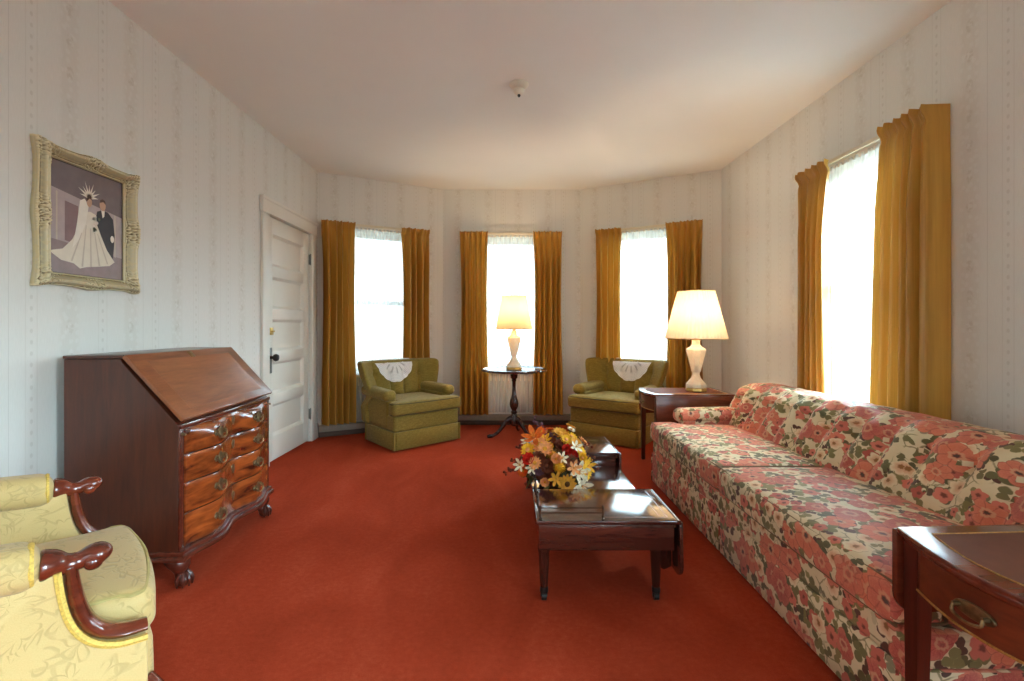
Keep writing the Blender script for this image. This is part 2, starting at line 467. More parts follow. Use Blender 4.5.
def ball(c, r, seg=14, rings=9, s=(1, 1, 1)):
    V = [Vector((c[0], c[1], c[2] - r * s[2]))]; F = []
    for i in range(1, rings):
        a = -pi / 2 + pi * i / rings
        for k in range(seg):
            b = 2 * pi * k / seg
            V.append(Vector((c[0] + r * s[0] * cos(a) * cos(b), c[1] + r * s[1] * cos(a) * sin(b), c[2] + r * s[2] * sin(a))))
    V.append(Vector((c[0], c[1], c[2] + r * s[2])))
    for k in range(seg):
        l = (k + 1) % seg
        F.append([0, 1 + l, 1 + k])
        for i in range(rings - 2):
            F.append([1 + i * seg + k, 1 + i * seg + l, 1 + (i + 1) * seg + l, 1 + (i + 1) * seg + k])
        F.append([1 + (rings - 2) * seg + k, 1 + (rings - 2) * seg + l, len(V) - 1])
    return V, F

def grid(fn, nu, nv):
    V = [Vector(fn(i / nu, j / nv)) for j in range(nv + 1) for i in range(nu + 1)]
    F = [[j * (nu + 1) + i, j * (nu + 1) + i + 1, (j + 1) * (nu + 1) + i + 1, (j + 1) * (nu + 1) + i] for j in range(nv) for i in range(nu)]
    return V, F

def xf(vf, mat):
    return [mat @ v for v in vf[0]], vf[1]

class MB:
    def __init__(self): self.V = []; self.F = []; self.I = []; self.UV = {}
    def add(self, vf, mi=0):
        o = len(self.V); self.V += [Vector(v) for v in vf[0]]
        self.F += [[i + o for i in f] for f in vf[1]]; self.I += [mi] * len(vf[1])
        return self
    def build(self, name, mats, parent=None, origin=(0, 0, 0), smooth=38, uv=None, uvs=None):
        me = bpy.data.meshes.new(name)
        o = Vector(origin)
        me.from_pydata([tuple(v - o) for v in self.V], [], self.F)
        if not isinstance(mats, (list, tuple)): mats = [mats]
        for m in mats: me.materials.append(m)
        for p, i in zip(me.polygons, self.I): p.material_index = i
        me.update()
        if uv or uvs:
            lay = me.uv_layers.new(name='UVMap')
            for p in me.polygons:
                nn = p.normal
                for li in p.loop_indices:
                    vi = me.loops[li].vertex_index
                    lay.data[li].uv = uvs[vi] if uvs else uv(self.V[vi], nn)
        if smooth:
            me.shade_smooth()
            me.set_sharp_from_angle(angle=radians(smooth))
        ob = bpy.data.objects.new(name, me); COL.objects.link(ob)
        if parent: ob.parent = parent
        else: ob.location = o
        return ob

def part(name, vf, mat, parent, origin=(0, 0, 0), **k):
    m = MB()
    for x in (vf if isinstance(vf, list) else [vf]): m.add(x)
    return m.build(name, mat, parent, origin, **k)

def tag(o, label, cat, group=None):
    o['label'] = label; o['category'] = cat
    if group: o['group'] = group
    return o

def thing(name, label, cat, loc=(0, 0, 0), rz=0.0, group=None):
    o = bpy.data.objects.new(name, None); COL.objects.link(o)
    o.empty_display_size = .1
    o.location = loc; o.rotation_euler = (0, 0, rz)
    return tag(o, label, cat, group)

def copy_tree(o, parent=None):
    c = o.copy(); COL.objects.link(c)
    if parent: c.parent = parent
    for ch in [x for x in o.children]: copy_tree(ch, c)
    return c

def struct(o):
    o['kind'] = 'structure'; return o

def sstep(a, b, x):
    t = max(0, min(1, (x - a) / (b - a))); return t * t * (3 - 2 * t)

# ------------------------------------------------------------------ camera
cam = bpy.data.cameras.new('camera'); co = bpy.data.objects.new('camera', cam); COL.objects.link(co)
co.location = (0, 0, CAM_H); co.rotation_euler = (pi / 2, 0, 0)
cam.sensor_width = 36; cam.lens = FPX / 1024 * 36
cam.shift_x = 5 / 1024; cam.shift_y = -13.5 / 1024
cam.clip_start = .05
scene.camera = co

# ------------------------------------------------------------------ room shell
P0, P1, P2, P3, P4, P5 = [Vector(p) for p in ((-1.93, -1.5), (-1.93, 4.906), (-.735, 5.55), (.84, 5.55), (2.15, 4.84), (2.15, -1.5))]
WT = .16

def inward(A, B):
    d = (B - A).normalized(); return Vector((d.y, -d.x))

def ray(px, A, B, off=0.0):
    """where the sight line through picture column px meets the line A-B moved off metres into the room"""
    n = inward(A, B); A2 = A + n * off; B2 = B + n * off
    k = (px - 507) / FPX
    d = B2 - A2
    t = (k * A2.y - A2.x) / (d.x - k * d.y)
    return t * d.length

def make_wall(name, A, B, openings, top=CEIL):
    n = inward(A, B); d = (B - A); L = d.length; d.normalize()
    us = sorted({0.0, L} | {o[0] for o in openings} | {o[1] for o in openings})
    zs = sorted({0.0, top} | {o[2] for o in openings} | {o[3] for o in openings})
    m = MB(); U = []
    def q(pts):
        m.add(([Vector((*(A + d * u - n * w), z)) for u, z, w in pts], [[0, 1, 2, 3]]))
        U.extend([(u + w, z) for u, z, w in pts])
    opened = lambda u, z: any(o[0] < u < o[1] and o[2] < z < o[3] for o in openings)
    for u0, u1 in zip(us, us[1:]):
        for z0, z1 in zip(zs, zs[1:]):
            if opened((u0 + u1) / 2, (z0 + z1) / 2): continue
            q([(u0, z0, 0), (u0, z1, 0), (u1, z1, 0), (u1, z0, 0)][::-1])
            q([(u0, z0, WT), (u0, z1, WT), (u1, z1, WT), (u1, z0, WT)])
    for u0, u1, z0, z1 in openings:
        q([(u0, z0, 0), (u0, z1, 0), (u0, z1, WT), (u0, z0, WT)]); q([(u1, z0, 0), (u1, z0, WT), (u1, z1, WT), (u1, z1, 0)])
        q([(u0, z1, 0), (u1, z1, 0), (u1, z1, WT), (u0, z1, WT)])
        if z0 > 0: q([(u0, z0, 0), (u0, z0, WT), (u1, z0, WT), (u1, z0, 0)])
    q([(0, 0, 0), (0, top, 0), (0, top, WT), (0, 0, WT)]); q([(L, 0, 0), (L, 0, WT), (L, top, WT), (L, top, 0)])
    return struct(m.build(name, M['paper'], smooth=0, uvs=U))

# floor and ceiling follow the room, a wall's thickness larger
def slab(name, z0, z1, mat):
    pts = [(-2.1, -1.68), (-2.1, 5.02), (-.80, 5.73), (.90, 5.73), (2.32, 4.95), (2.32, -1.68)]
    return struct(part(name, prism(pts, 'z', z0, z1), mat, None, smooth=0))
slab('floor', -.12, 0, M['carpet']); slab('ceiling', CEIL, CEIL + .12, M['ceiling'])

DOOR = (3.884, 4.73, 2.03)
WZ0, WZ1 = .62, 2.145
wins = []
def bay_open(A, B, px, w=.84):
    u = ray(px, A, B, -.02); return (u - w / 2, u + w / 2, WZ0, WZ1)
o1 = bay_open(P1, P2, 379, .80); o2 = bay_open(P2, P3, 510.5); o3 = bay_open(P3, P4, 643, .82)
Rlen = (P5 - P4).length
ry = lambda y: 4.84 - y                         # along the right wall from P4
o4 = (ry(3.23), ry(2.46), WZ0, WZ1)
fill_o7 = (ry(.0), ry(-.85), .55, 2.15)              # unseen window added beside the camera for fill light
make_wall('wall_left', P0, P1, [(DOOR[0] + 1.5, DOOR[1] + 1.5, 0, DOOR[2])])
make_wall('wall_bay_left', P1, P2, [o1]); make_wall('wall_bay_middle', P2, P3, [o2]); make_wall('wall_bay_right', P3, P4, [o3])
make_wall('wall_right', P4, P5, [o4, fill_o7])
fill_o5, fill_o6 = (.5, 1.5, .60, 2.1), (2.5, 3.4, .60, 2.1)  # unseen openings behind the camera, added to brighten the room
make_wall('wall_back', P5, P0, [fill_o5, fill_o6])

def frame_empty(name, A, B, u):
    """Empty on the wall line at u: local x along the wall, local -y into the room"""
    d = (B - A).normalized(); p = A + d * u
    e = bpy.data.objects.new(name, None); COL.objects.link(e)
    e.location = (p.x, p.y, 0)
    e.rotation_euler = (0, 0, atan2(d.y, d.x))
    return struct(e)

def make_window(num, A, B, o):
    w = o[1] - o[0]; z0, z1 = o[2], o[3]; h = w / 2
    e = frame_empty(f'window_{num}', A, B, (o[0] + o[1]) / 2)
    cas = [box(-h - .09, -.022, z0 - .02, -h, 0, z1 + .0), box(h, -.022, z0 - .02, h + .09, 0, z1),
           box(-h - .10, -.026, z1, h + .10, 0, z1 + .05)]
    part('casing', cas, M['trim'], e)
    part('sill', [box(-h - .11, -.05, z0 - .03, h + .11, .02, z0), box(-h - .09, -.018, z0 - .12, h + .09, 0, z0 - .03)], M['trim'], e)
    part('jamb', [box(-h, .02, z0, -h + .02, .14, z1), box(h - .02, .02, z0, h, .14, z1), box(-h, .02, z1 - .02, h, .14, z1), box(-h, .02, z0, h, .14, z0 + .02)], M['trim'], e)
    zm = (z0 + z1) / 2
    for (a, b, y) in ((z0 + .02, zm + .02, .06), (zm - .02, z1 - .02, .10)):
        s = [box(-h + .02, y, a, -h + .06, y + .03, b), box(h - .06, y, a, h - .02, y + .03, b),
             box(-h + .06, y, a, h - .06, y + .03, a + .045), box(-h + .06, y, b - .045, h - .06, y + .03, b)]
        so = part('sash', s, M['trim'], e)
        part('pane', box(-h + .06, y + .012, a + .045, h - .06, y + .016, b - .045, 0), M['glass'], so)
    # daylight portal of this opening (guides the sky light only)
    l = bpy.data.lights.new('window_portal', 'AREA'); l.shape = 'RECTANGLE'; l.size = w; l.size_y = z1 - z0
    l.cycles.is_portal = True
    lo = bpy.data.objects.new('window_portal', l); COL.objects.link(lo); lo.parent = e
    lo.location = (0, .15, (z0 + z1) / 2); lo.rotation_euler = (-pi / 2, 0, 0)
    return e
make_window(1, P1, P2, o1); make_window(2, P2, P3, o2); make_window(3, P3, P4, o3); make_window(4, P4, P5, o4)
make_window(5, P5, P0, fill_o5); make_window(6, P5, P0, fill_o6); make_window(7, P4, P5, fill_o7)  # these three windows are out of view, added as fill light

# baseboards and the low heaters under the bay windows
struct(part('baseboard_left', [box(-1.93, -1.5, 0, -1.912, DOOR[0] - .11, .15), box(-1.93, DOOR[1] + .11, 0, -1.912, 4.895, .15)], M['trim'], None))
struct(part('baseboard_right', box(2.132, -1.5, 0, 2.15, 4.83, .15), M['trim'], None))
struct(part('baseboard_back', box(-1.91, -1.5, 0, 2.13, -1.482, .15), M['trim'], None))
for nm, A, B in (('baseboard_bay_left', P1, P2), ('baseboard_bay_middle', P2, P3), ('baseboard_bay_right', P3, P4)):
    L = (B - A).length
    e = frame_empty(nm, A, B, L / 2); h = L / 2 - .012
    part('heater_cover', prism([(-.012, .05), (-.046, .055), (-.048, .105), (-.036, .118), (0, .12), (0, .05)], 'x', -h, h, .003), M['heater'], e)
    part('toe_gap_shade', box(-h, -.03, 0, h, 0, .05), M['gap_shade'], e)  # solid strip, its dark colour stands in for shade under the heater cover

# door
d1 = frame_empty('door_1', P0, P1, (DOOR[0] + DOOR[1]) / 2 + 1.5)
dw = (DOOR[1] - DOOR[0]) / 2
def door_leaf():
    m = MB(); W = dw - .004; H0, H1 = .012, DOOR[2] - .004; y0, y1 = .012, .05
    st = .115
    rails = [(H0, H0 + .20)]
    ph = .262; gap = .092; z = H0 + .20
    panels = []
    for k in range(5):
        panels.append((z, z + ph)); z += ph
        nxt = z + gap if k < 4 else H1
        rails.append((z, nxt)); z = nxt
    m.add(box(-W, y0, H0, -W + st, y1, H1, .003)); m.add(box(W - st, y0, H0, W, y1, H1, .003))
    for a, b in rails: m.add(box(-W + st, y0, a, W - st, y1, b, .003))
    for a, b in panels:
        m.add(box(-W + st, y0 + .022, a, W - st, y1, b, 0))
        # sloped moulding round the panel
        X0, X1 = -W + st, W - st; s = .022
        for (p, q) in (((X0, a), (X0, b)), ((X1, a), (X1, b))):
            sg = 1 if p[0] == X0 else -1
            m.add(prism([(p[0], y0 + .004), (p[0] + sg * s, y0 + .022), (p[0], y0 + .022)], 'z', a, b))
        m.add(prism([(y0 + .004, a), (y0 + .022, a), (y0 + .022, a + s)], 'x', X0, X1))
        m.add(prism([(y0 + .004, b), (y0 + .022, b), (y0 + .022, b - s)], 'x', X0, X1))
    return m
door_leaf().build('leaf', M['trim'], d1)
part('stop', [box(-dw - .0, .05, 0, dw, .08, DOOR[2] + .0, 0)], M['trim'], d1)  # unseen full board behind the leaf, added to block light leaks
cs = .105
part('casing', [box(-dw - cs, -.024, 0, -dw, 0, DOOR[2], .004), box(dw, -.024, 0, dw + cs, 0, DOOR[2], .004),
                box(-dw - cs - .01, -.028, DOOR[2], dw + cs + .01, 0, DOOR[2] + .11, .004),
                box(-dw - cs - .018, -.036, DOOR[2] + .10, dw + cs + .018, 0, DOOR[2] + .125, .004)], M['trim'], d1)
kx = -dw + .06
pl = part('lock_plate', box(kx - .032, .002, .74, kx + .032, .0135, .95, .004), M['steel'], d1)
kn = part('knob', xf(lathe([(.014, 0), (.012, .03), (.026, .036), (.03, .05), (.025, .066), (.01, .07)], 20), Matrix.Translation((kx, .006, .87)) @ Matrix.Rotation(pi / 2, 4, 'X')), M['iron'], d1)
kn['label'] = 'black door knob'
part('deadbolt', [xf(lathe([(.022, 0), (.022, .008), (.018, .012)], 18), Matrix.Translation((kx, .012, 1.085)) @ Matrix.Rotation(pi / 2, 4, 'X')),
                  box(kx - .012, -.022, 1.078, kx + .03, -.004, 1.092, .003), box(kx - .028, -.012, 1.055, kx + .028, .013, 1.115, .004)], M['brass'], d1)
for z in (.22, 1.73):
    part('hinge', [box(dw - .004, -.004, z, dw + .012, .012, z + .1, .002), tube([(dw + .002, -.008, z - .006), (dw + .002, -.008, z + .106)], .006, 8)], M['steel'], d1)

# ------------------------------------------------------------------ curtains
def curtain(A, B, u0, u1, z1, z0, off, pleats, seed, label, group, flare=(0, 0), ret=None, amp=.046):
    """gathered drape between u0 and u1 along wall A-B; flare widens the foot; ret = 0/1 end that turns back to the wall"""
    rnd = random.Random(seed)
    n = inward(A, B); d = (B - A).normalized()
    ph = [rnd.uniform(-.8, .8) for _ in range(5)]; am = [rnd.uniform(.75, 1.2) for _ in range(pleats + 3)]
    nu = pleats * 16; nv = 44
    U = []; V = []
    W = u1 - u0
    def pt(s, v):      # s 0..1 across, v 0 top .. 1 foot
        g = 1 - .10 * sin(pi * min(1, v * 1.3)) * (1 if abs(flare[0]) + abs(flare[1]) == 0 else 0)
        a0 = u0 - flare[0] * v; a1 = u1 + flare[1] * v
        mid = (a0 + a1) / 2
        phi = 2 * pi * (pleats * s + .10 * sin(2 * pi * s * 1.5 + ph[0] * 3) + .05 * sin(2 * pi * (s * 2 + v * .5) + ph[1] * 3))
        k = int(pleats * s); kf = sstep(0, 1, pleats * s - k); A_ = (am[k] * (1 - kf) + am[k + 1] * kf) * amp
        hd = 1 - sstep(.0, .045, v)
        body = sstep(.03, .25, v)
        wv = 2.1 * abs(cos(phi / 2 + .25 * sin(phi + ph[2]))) ** .85 - 1.25 + .14 * cos(2 * phi + ph[3])
        y = A_ * wv * (.40 + .60 * body)
        if ret == 0: y *= sstep(-.02, .12, s)
        if ret == 1: y *= sstep(-.02, .12, 1 - s)
        y += hd * .010 * cos(2 * phi + ph[4]) + .012 * exp(-((v - .012) / .014) ** 2) - .010 * exp(-((v - .035) / .012) ** 2)
        x = a0 + (a1 - a0) * s + .25 * W / pleats * .35 * sin(phi + 1.1) * body
        x = mid + (x - mid) * g
        return x, y
    for j in range(nv + 1):
        v = (j / nv) ** 1.5 if j < nv * .6 else None
        v = (j / nv) ** 1.5
        z = z1 + (z0 - z1) * v
        row = []
        for i in range(nu + 1):
            s = i / nu
            x, y = pt(s, v)
            zz = z + (.003 * cos(2 * pi * pleats * s * 2) if j == 0 else 0)
            row.append((x, off + y, zz))
        if ret == 0:
            x, o, zz = row[0]; row = [(x - .006 + .002 * k, .012 + (o - .012) * k / 5, zz) for k in range(5)] + row
        if ret == 1:
            x, o, zz = row[-1]; row = row + [(x + .006 - .002 * k, .012 + (o - .012) * k / 5, zz) for k in range(4, -1, -1)]
        if j == 0: nr = len(row)
        acc = 0; prev = None
        for (x, o, zz) in row:
            if prev: acc += sqrt((x - prev[0]) ** 2 + (o - prev[1]) ** 2)
            prev = (x, o)
            p = A + d * x + n * o
            V.append(Vector((p.x, p.y, zz))); U.append((len(U) % nr * .012, zz))
    F = [[j * nr + i, j * nr + i + 1, (j + 1) * nr + i + 1, (j + 1) * nr + i] for j in range(nv) for i in range(nr - 1)]
    m = MB().add((V, F))
    p = A + d * ((u0 + u1) / 2) + n * off
    ob = m.build('curtain', M['drape'], None, (p.x, p.y, z0), smooth=60, uvs=U)
    return tag(ob, label, 'curtain', group)

def sheer_curtain(A, B, u0, u1, z1, z0, off, seed, label):
    n = inward(A, B); d = (B - A).normalized(); rnd = random.Random(seed)
    folds = int((u1 - u0) / .045); p1, p2 = rnd.uniform(0, 6), rnd.uniform(0, 6)
    nu, nv = folds * 8, 24; V = []; U = []
    for j in range(nv + 1):
        v = j / nv
        for i in range(nu + 1):
            s = i / nu
            phi = 2 * pi * (folds * s + .5 * sin(5 * s + p1) + .25 * sin(9 * s + v + p2))
            o = off + (.007 + .006 * v) * cos(phi) + .004 * cos(2.3 * phi)
            u = u0 + (u1 - u0) * s
            p = A + d * u + n * o
            V.append(Vector((p.x, p.y, z1 + (z0 - z1) * v))); U.append((u, z1 + (z0 - z1) * v))
    F = [[j * (nu + 1) + i, j * (nu + 1) + i + 1, (j + 1) * (nu + 1) + i + 1, (j + 1) * (nu + 1) + i] for j in range(nv) for i in range(nu)]
    p = A + d * ((u0 + u1) / 2) + n * off
    ob = MB().add((V, F)).build('sheer_curtain', M['sheer'], None, (p.x, p.y, z0), smooth=60, uvs=U)
    return tag(ob, label, 'sheer curtain', 'white sheers over the windows')

def curtain_rod(A, B, u0, u1, z, off, label):
    n = inward(A, B); d = (B - A).normalized()
    p = A + d * ((u0 + u1) / 2)
    e = thing('curtain_rod', label, 'curtain rod', (p.x, p.y, z), atan2(d.y, d.x), 'curtain rods over the windows')
    h = (u1 - u0) / 2
    part('rail', [box(-h, -off - .006, -.012, h, -off + .006, .012, .003)], M['rod'], e)
    for s in (-1, 1):
        part('bracket', box(s * h - .006, -off, -.012, s * h + .006, 0, .012, .003), M['rod'], e)

G = 'gold drapes beside the windows'
OFF = .110; ZT, ZB = 2.195, .135
bays = [(P1, P2, (318.5, 355), (401, 429), (4, 3), 'left bay window, behind the armchair', ('gold curtain in the far left corner between the white door and the left bay window', 'gold curtain just right of the left bay window, behind the olive armchair'), ('white sheer over the left bay window behind the olive armchair nearest the door', 'thin cream rod above the left bay window, next to the door')),
        (P2, P3, (460, 488), (533, 562), (4, 4), '', ('gold curtain left of the middle bay window, left of the lit lamp', 'gold curtain right of the middle bay window, right of the lit lamp'), ('white sheer in the middle bay window behind the round pedestal table', 'thin cream rod above the middle bay window')),
        (P3, P4, (596, 622), (666, 703), (3, 4), '', ('narrow gold curtain left of the right bay window, behind the olive armchair', 'gold curtain right of the right bay window, behind the pleated lamp shade'), ('white sheer over the right bay window behind the second olive armchair', 'thin cream rod above the right bay window, near the right corner'))]
for k, (A, B, pa, pb, pn, _, labs, l2) in enumerate(bays):
    a0, a1 = ray(pa[0], A, B, OFF), ray(pa[1], A, B, OFF); b0, b1 = ray(pb[0], A, B, OFF), ray(pb[1], A, B, OFF)
    a0 = max(a0, .02)
    curtain(A, B, a0, a1, ZT, ZB, OFF, pn[0] + 1, 10 + k, labs[0], G)
    curtain(A, B, b0, b1, ZT, ZB, OFF, pn[1] + 1, 20 + k, labs[1], G)
    sheer_curtain(A, B, a0 + .06, b1 - .06, ZT - .03, ZB + .01, .026, 30 + k, l2[0])
    curtain_rod(A, B, a0 + .02, b1 - .02, ZT - .012, .058, l2[1])
# window of the right wall
Rr = lambda y: ry(y)
OFR = .13
curtain(P4, P5, Rr(3.36), Rr(3.02), ZT - .02, ZB, OFR, 5, 41, 'gold curtain at the far side of the window behind the sofa', G, ret=0, amp=.046)
curtain(P4, P5, Rr(2.60), Rr(2.335), ZT, ZB, OFR, 5, 44, 'gold curtain nearest the viewer, hanging behind the near half of the sofa', G, flare=(.07, .0), ret=1, amp=.048)
sheer_curtain(P4, P5, Rr(3.32), Rr(2.40), ZT - .03, ZB + .01, .028, 43, 'white sheer over the window of the right wall behind the sofa')
curtain_rod(P4, P5, Rr(3.34), Rr(2.355), ZT - .012, .066, 'thin cream rod above the right wall window, behind the sofa')

# ------------------------------------------------------------------ sofa
so = thing('sofa', 'long floral sofa in coral, olive and cream against the right wall', 'sofa', (1.5, 2.38, 0))
SO = (1.5, 2.38, 0)
Y0, Y1 = 1.27, 3.50
def uv_sofa(p, n):
    if abs(n.y) > .75: return (p.x * .97 + 7.3, p.z + .4)
    return (p.y, p.x + p.z)
def uv_back(p, n):
    if abs(n.y) > .75: return (p.x + 3.1, p.z)
    return (p.y + .37, p.z + .55 * min(p.x, 1.74) + max(0, p.x - 1.74) + 5)
# skirt: outline with kick pleats at the corners and the middle
def skirt_outline(x0, x1, y0, y1):
    pts = []
    def run(a, b, pleats):
        a = Vector(a); b = Vector(b); d = (b - a); L = d.length; d.normalize(); n = Vector((d.y, -d.x))   # outward for ccw
        pts.append(tuple(a))
        for t in pleats:
            for o, k in ((-.012, 0), (-.004, -.014), (.004, -.014), (.012, 0)):
                pts.append(tuple(a + d * (t + o) + n * k))
    run((x0, y1), (x0, y0), [.012, (y1 - y0) / 2, (y1 - y0) - .024])
    run((x0, y0), (x1, y0), [.03])
    run((x1, y0), (x1, y1), [])
    run((x1, y1), (x0, y1), [(x1 - x0) - .03])
    return pts
part('skirt', prism(skirt_outline(1.045, 1.90, Y0, Y1), 'z', .012, .215, .004, 1), M['floral'], so, SO, uv=uv_sofa)
part('base', rbox((1.477, (Y0 + Y1) / 2, .258), (.85, Y1 - Y0 - .01, .105), .022, (4, 10, 1)), M['floral'], so, SO, uv=uv_sofa)
ym = 2.375
for (a, b, far) in ((Y0 + .03, ym - .004, False), (ym + .004, Y1 - .01, True)):
    cy = (a + b) / 2; hw = (b - a) / 2
    def fn(x, y, z, cy=cy, hw=hw, far=far, a=a, b=b):
        t = (y - cy) / hw; s = (x - 1.315) / .285
        if z > .37: z += .022 * (1 - t ** 4) * (1 - s ** 4)
        k = sstep(1.19, 1.22, x) * .115
        if far and t > 0: y -= k * t ** 3
        if not far and t < 0: y += k * abs(t) ** 3
        if abs(x - 1.315) > .2 and x < 1.2: x -= .008 * (1 - t ** 4)
        return (x, y, z)
    cu = part('seat_cushion', rbox((1.315, cy, .372), (.57, b - a, .128), .032, (14, 24, 2), 4, fn), M['floral'], so, SO, uv=uv_sofa)
    def edge(zz, pull):
        pts = [(1.60, a + .115 + .02 if not far else a + .012, zz), (1.25, a + .13 if not far else a + .012, zz), (1.19, a + .01, zz), (1.06, a + .012, zz), (1.038, a + .04, zz),
               (1.030, cy, zz), (1.038, b - .04, zz), (1.06, b - .012, zz), (1.19, b - .01, zz), (1.25, b - .012 if not far else b - .13, zz), (1.60, b - .012 if not far else b - .13, zz)]
        return pts
    e = [(x + .006, y, z) for x, y, z in edge(.429, 0)]
    part('piping', [tube(spline(e, 6), .0048, 6), tube(spline([(x - .004, y, .318) for x, y, z in e], 6), .0045, 6)], M['welt'], cu, SO)
for s, y0, y1 in ((-1, Y0, Y0 + .125), (1, Y1 - .125, Y1)):
    cy = (y0 + y1) / 2
    lo = rbox((1.56, cy, .37), (.66, .105, .22), .03, (6, 2, 3))
    hi = rbox((1.54, cy, .492), (.70, .132, .098), .045, (10, 2, 1), 5, lambda x, y, z: (x, y, z + .008 * sin((x - 1.2) / .7 * pi)))
    part('arm', [lo, hi], M['floral'], so, SO, uv=uv_sofa)
TW = .186
nb = 12
def back_fn(x, y, z):
    t = (z - .24) / .48
    front = max(0, min(1, 1 - (x - 1.535) / .40))
    lean = .24 * sstep(0, 1, (z - .38) / .45) if z > .30 else 0
    lean = max(0, (z - .40)) * .58
    q = (y - Y0) / TW
    v = .5 + .5 * cos(2 * pi * q)
    bul = .042 * (v ** .6) * sstep(.42, .50, z) * (1 - sstep(.66, .71, z))
    dim = 0
    for zz, ph in ((.615, .5), (.50, .0)):
        qq = q - ph; k = round(qq); dy = (qq - k) * TW
        dim += .030 * exp(-(dy * dy + (z - zz) ** 2) / .028 ** 2)
    if z > .66: z += .010 * cos(2 * pi * q) * front
    return (x + lean * front + (dim - bul) * front, y, z)
part('backrest', rbox((1.735, (Y0 + Y1) / 2, .48), (.40, Y1 - Y0 + .004, .485), .07, (5, 150, 18), 5, back_fn), M['floral'], so, SO, uv=uv_back)
for zz, ph in ((.615, .5), (.50, .0)):
    for k in range(nb):
        y = Y0 + (k + ph) * TW
        if not (Y0 + .05 < y < Y1 - .05): continue
        x, _, _ = back_fn(1.535, y, zz)
        part('button', ball((x - .002, y, zz), .011, 10, 6, (.5, 1, 1)), M['floral'], so, SO, uv=uv_sofa)

# ------------------------------------------------------------------ slant-front desk
dk = thing('slant_front_desk', 'mahogany slant-front desk with serpentine drawers against the left wall', 'desk', (-1.414, 2.474, 0), radians(92.7))
W2 = .425; DD = .468
prof = [(.0, .155), (.0, .700), (.012, .712), (.235, .972), (.235, .985), (DD, .985), (DD, .155)]
part('carcass', prism(prof, 'x', -W2, W2, .002, 1), M['mahog_side'], dk)
def slab_slant(x0, x1, off, th, a=0.0, b=1.0, bev=.005):
    p = Vector((-.012, .716)); q = Vector((.232, .990)); d = (q - p); n = Vector((-d.y, d.x)).normalized()
    A = p + d * a; B = p + d * b
    o = [A + n * off, B + n * off, B + n * (off + th), A + n * (off + th)]
    return prism([tuple(v) for v in o], 'x', x0, x1, bev, 2)
lid = part('fall_lid', slab_slant(-W2 - .004, W2 + .004, 0, .02), M['mahog_lid'], dk)
part('lid_panel', slab_slant(-W2 + .085, W2 - .085, .0195, .0012, .12, .88, 0), wood('lighter veneer panel', lin(112, 58, 30), lin(166, 98, 56), 'x', .3, .35, 7), lid)
part('escutcheon', slab_slant(-.018, .018, .0195, .003, .87, .97, .001), M['brass_dark'], lid)
part('top', box(-W2 - .004, .226, .986, W2 + .004, DD + .002, 1.0, .004), M['mahog_side'], dk)
serp = lambda x: .5 * (1 - cos(4 * pi * (x + .395) / .79)) if abs(x) < .395 else 0
def drawer_front(z0, z1, lobes):
    m = MB(); X = .393; nx, nz = 64, 10
    def f(u, v):
        x = -X + 2 * X * u; z = z0 + (z1 - z0) * v
        a = .040
        if lobes: a *= sqrt(max(0, min(1, (z1 - z) / (.030 + .022 * serp(x))))) 
        e = .004 * (1 - sstep(0, .06, v) * (1 - sstep(.94, 1, v)))
        return (x, -.010 - a * serp(x) + e, z)
    m.add(grid(f, nx, nz))
    # edges back to the carcass
    m.add(grid(lambda u, v: (-X + 2 * X * u, f(u, 1)[1] * (1 - v) + .004 * v, z1), nx, 1))
    m.add(grid(lambda u, v: (-X + 2 * X * u, .004 * (1 - v) + f(u, 0)[1] * v, z0), nx, 1))
    m.add(grid(lambda u, v: (X, f(1, v)[1] * (1 - u) + .004 * u, z0 + (z1 - z0) * v), 1, nz))
    m.add(grid(lambda u, v: (-X, .004 * (1 - u) + f(0, v)[1] * u, z0 + (z1 - z0) * v), 1, nz))
    return m, f
def bail(x, y, z):
    """bat-wing plate with posts and a drop bail on the drawer face at y"""
    pl = [(-.046, .0), (-.034, .018), (-.020, .012), (-.010, .024), (0, .030), (.010, .024), (.020, .012), (.034, .018), (.046, 0),
          (.036, -.014), (.024, -.010), (.012, -.026), (0, -.032), (-.012, -.026), (-.024, -.010), (-.036, -.014)]
    out = [prism([(x + a * 1.05, z + b * 1.0) for a, b in pl], 'y', y - .003, y + .004, .001, 1)]
    for s in (-1, 1):
        out.append(tube([(x + s * .03, y, z + .006), (x + s * .03, y - .014, z + .006)], .006, 8))
    out.append(tube(spline([(x - .03, y - .013, z + .006), (x - .030, y - .015, z - .010), (x - .016, y - .017, z - .022), (x, y - .018, z - .024), (x + .016, y - .017, z - .022), (x + .030, y - .015, z - .010), (x + .03, y - .013, z + .006)], 5), .0035, 8))
    return out
zed = [.168, .312, .444, .568, .682]
for k in range(4):
    m, f = drawer_front(zed[k] + .003, zed[k + 1] - .003, k == 3)
    dr = m.build('drawer', M['mahog_flame'], dk, smooth=50)
    zc = (zed[k] + zed[k + 1]) / 2
    for x in (-.19, .19):
        part('handle', bail(x, -.010 - .040 * serp(x) + .002, zc), M['brass_dark'], dr)
    es = [(-.016, .004), (-.010, .018), (0, .024), (.010, .018), (.016, .004), (.008, -.020), (0, -.026), (-.008, -.020)]
    part('escutcheon', prism([(a, zc + .018 + b) for a, b in es], 'y', -.0125, -.007, .001, 1), M['brass_dark'], dr)
part('drawer_rail', box(-W2, -.012, .684, W2, .004, .704, .004), M['mahog'], dk)
for s in (-1, 1):
    part('corner_stile', box(min(s * W2, s * .395), -.006, .16, max(s * W2, s * .395), .004, .684, .002), M['mahog'], dk)
    part('lid_support_pull', [box(s * .41 - .006, -.014, .655, s * .41 + .006, -.004, .668, .002), ball((s * .41, -.018, .661), .006, 10, 6)], M['brass_dark'], dk)
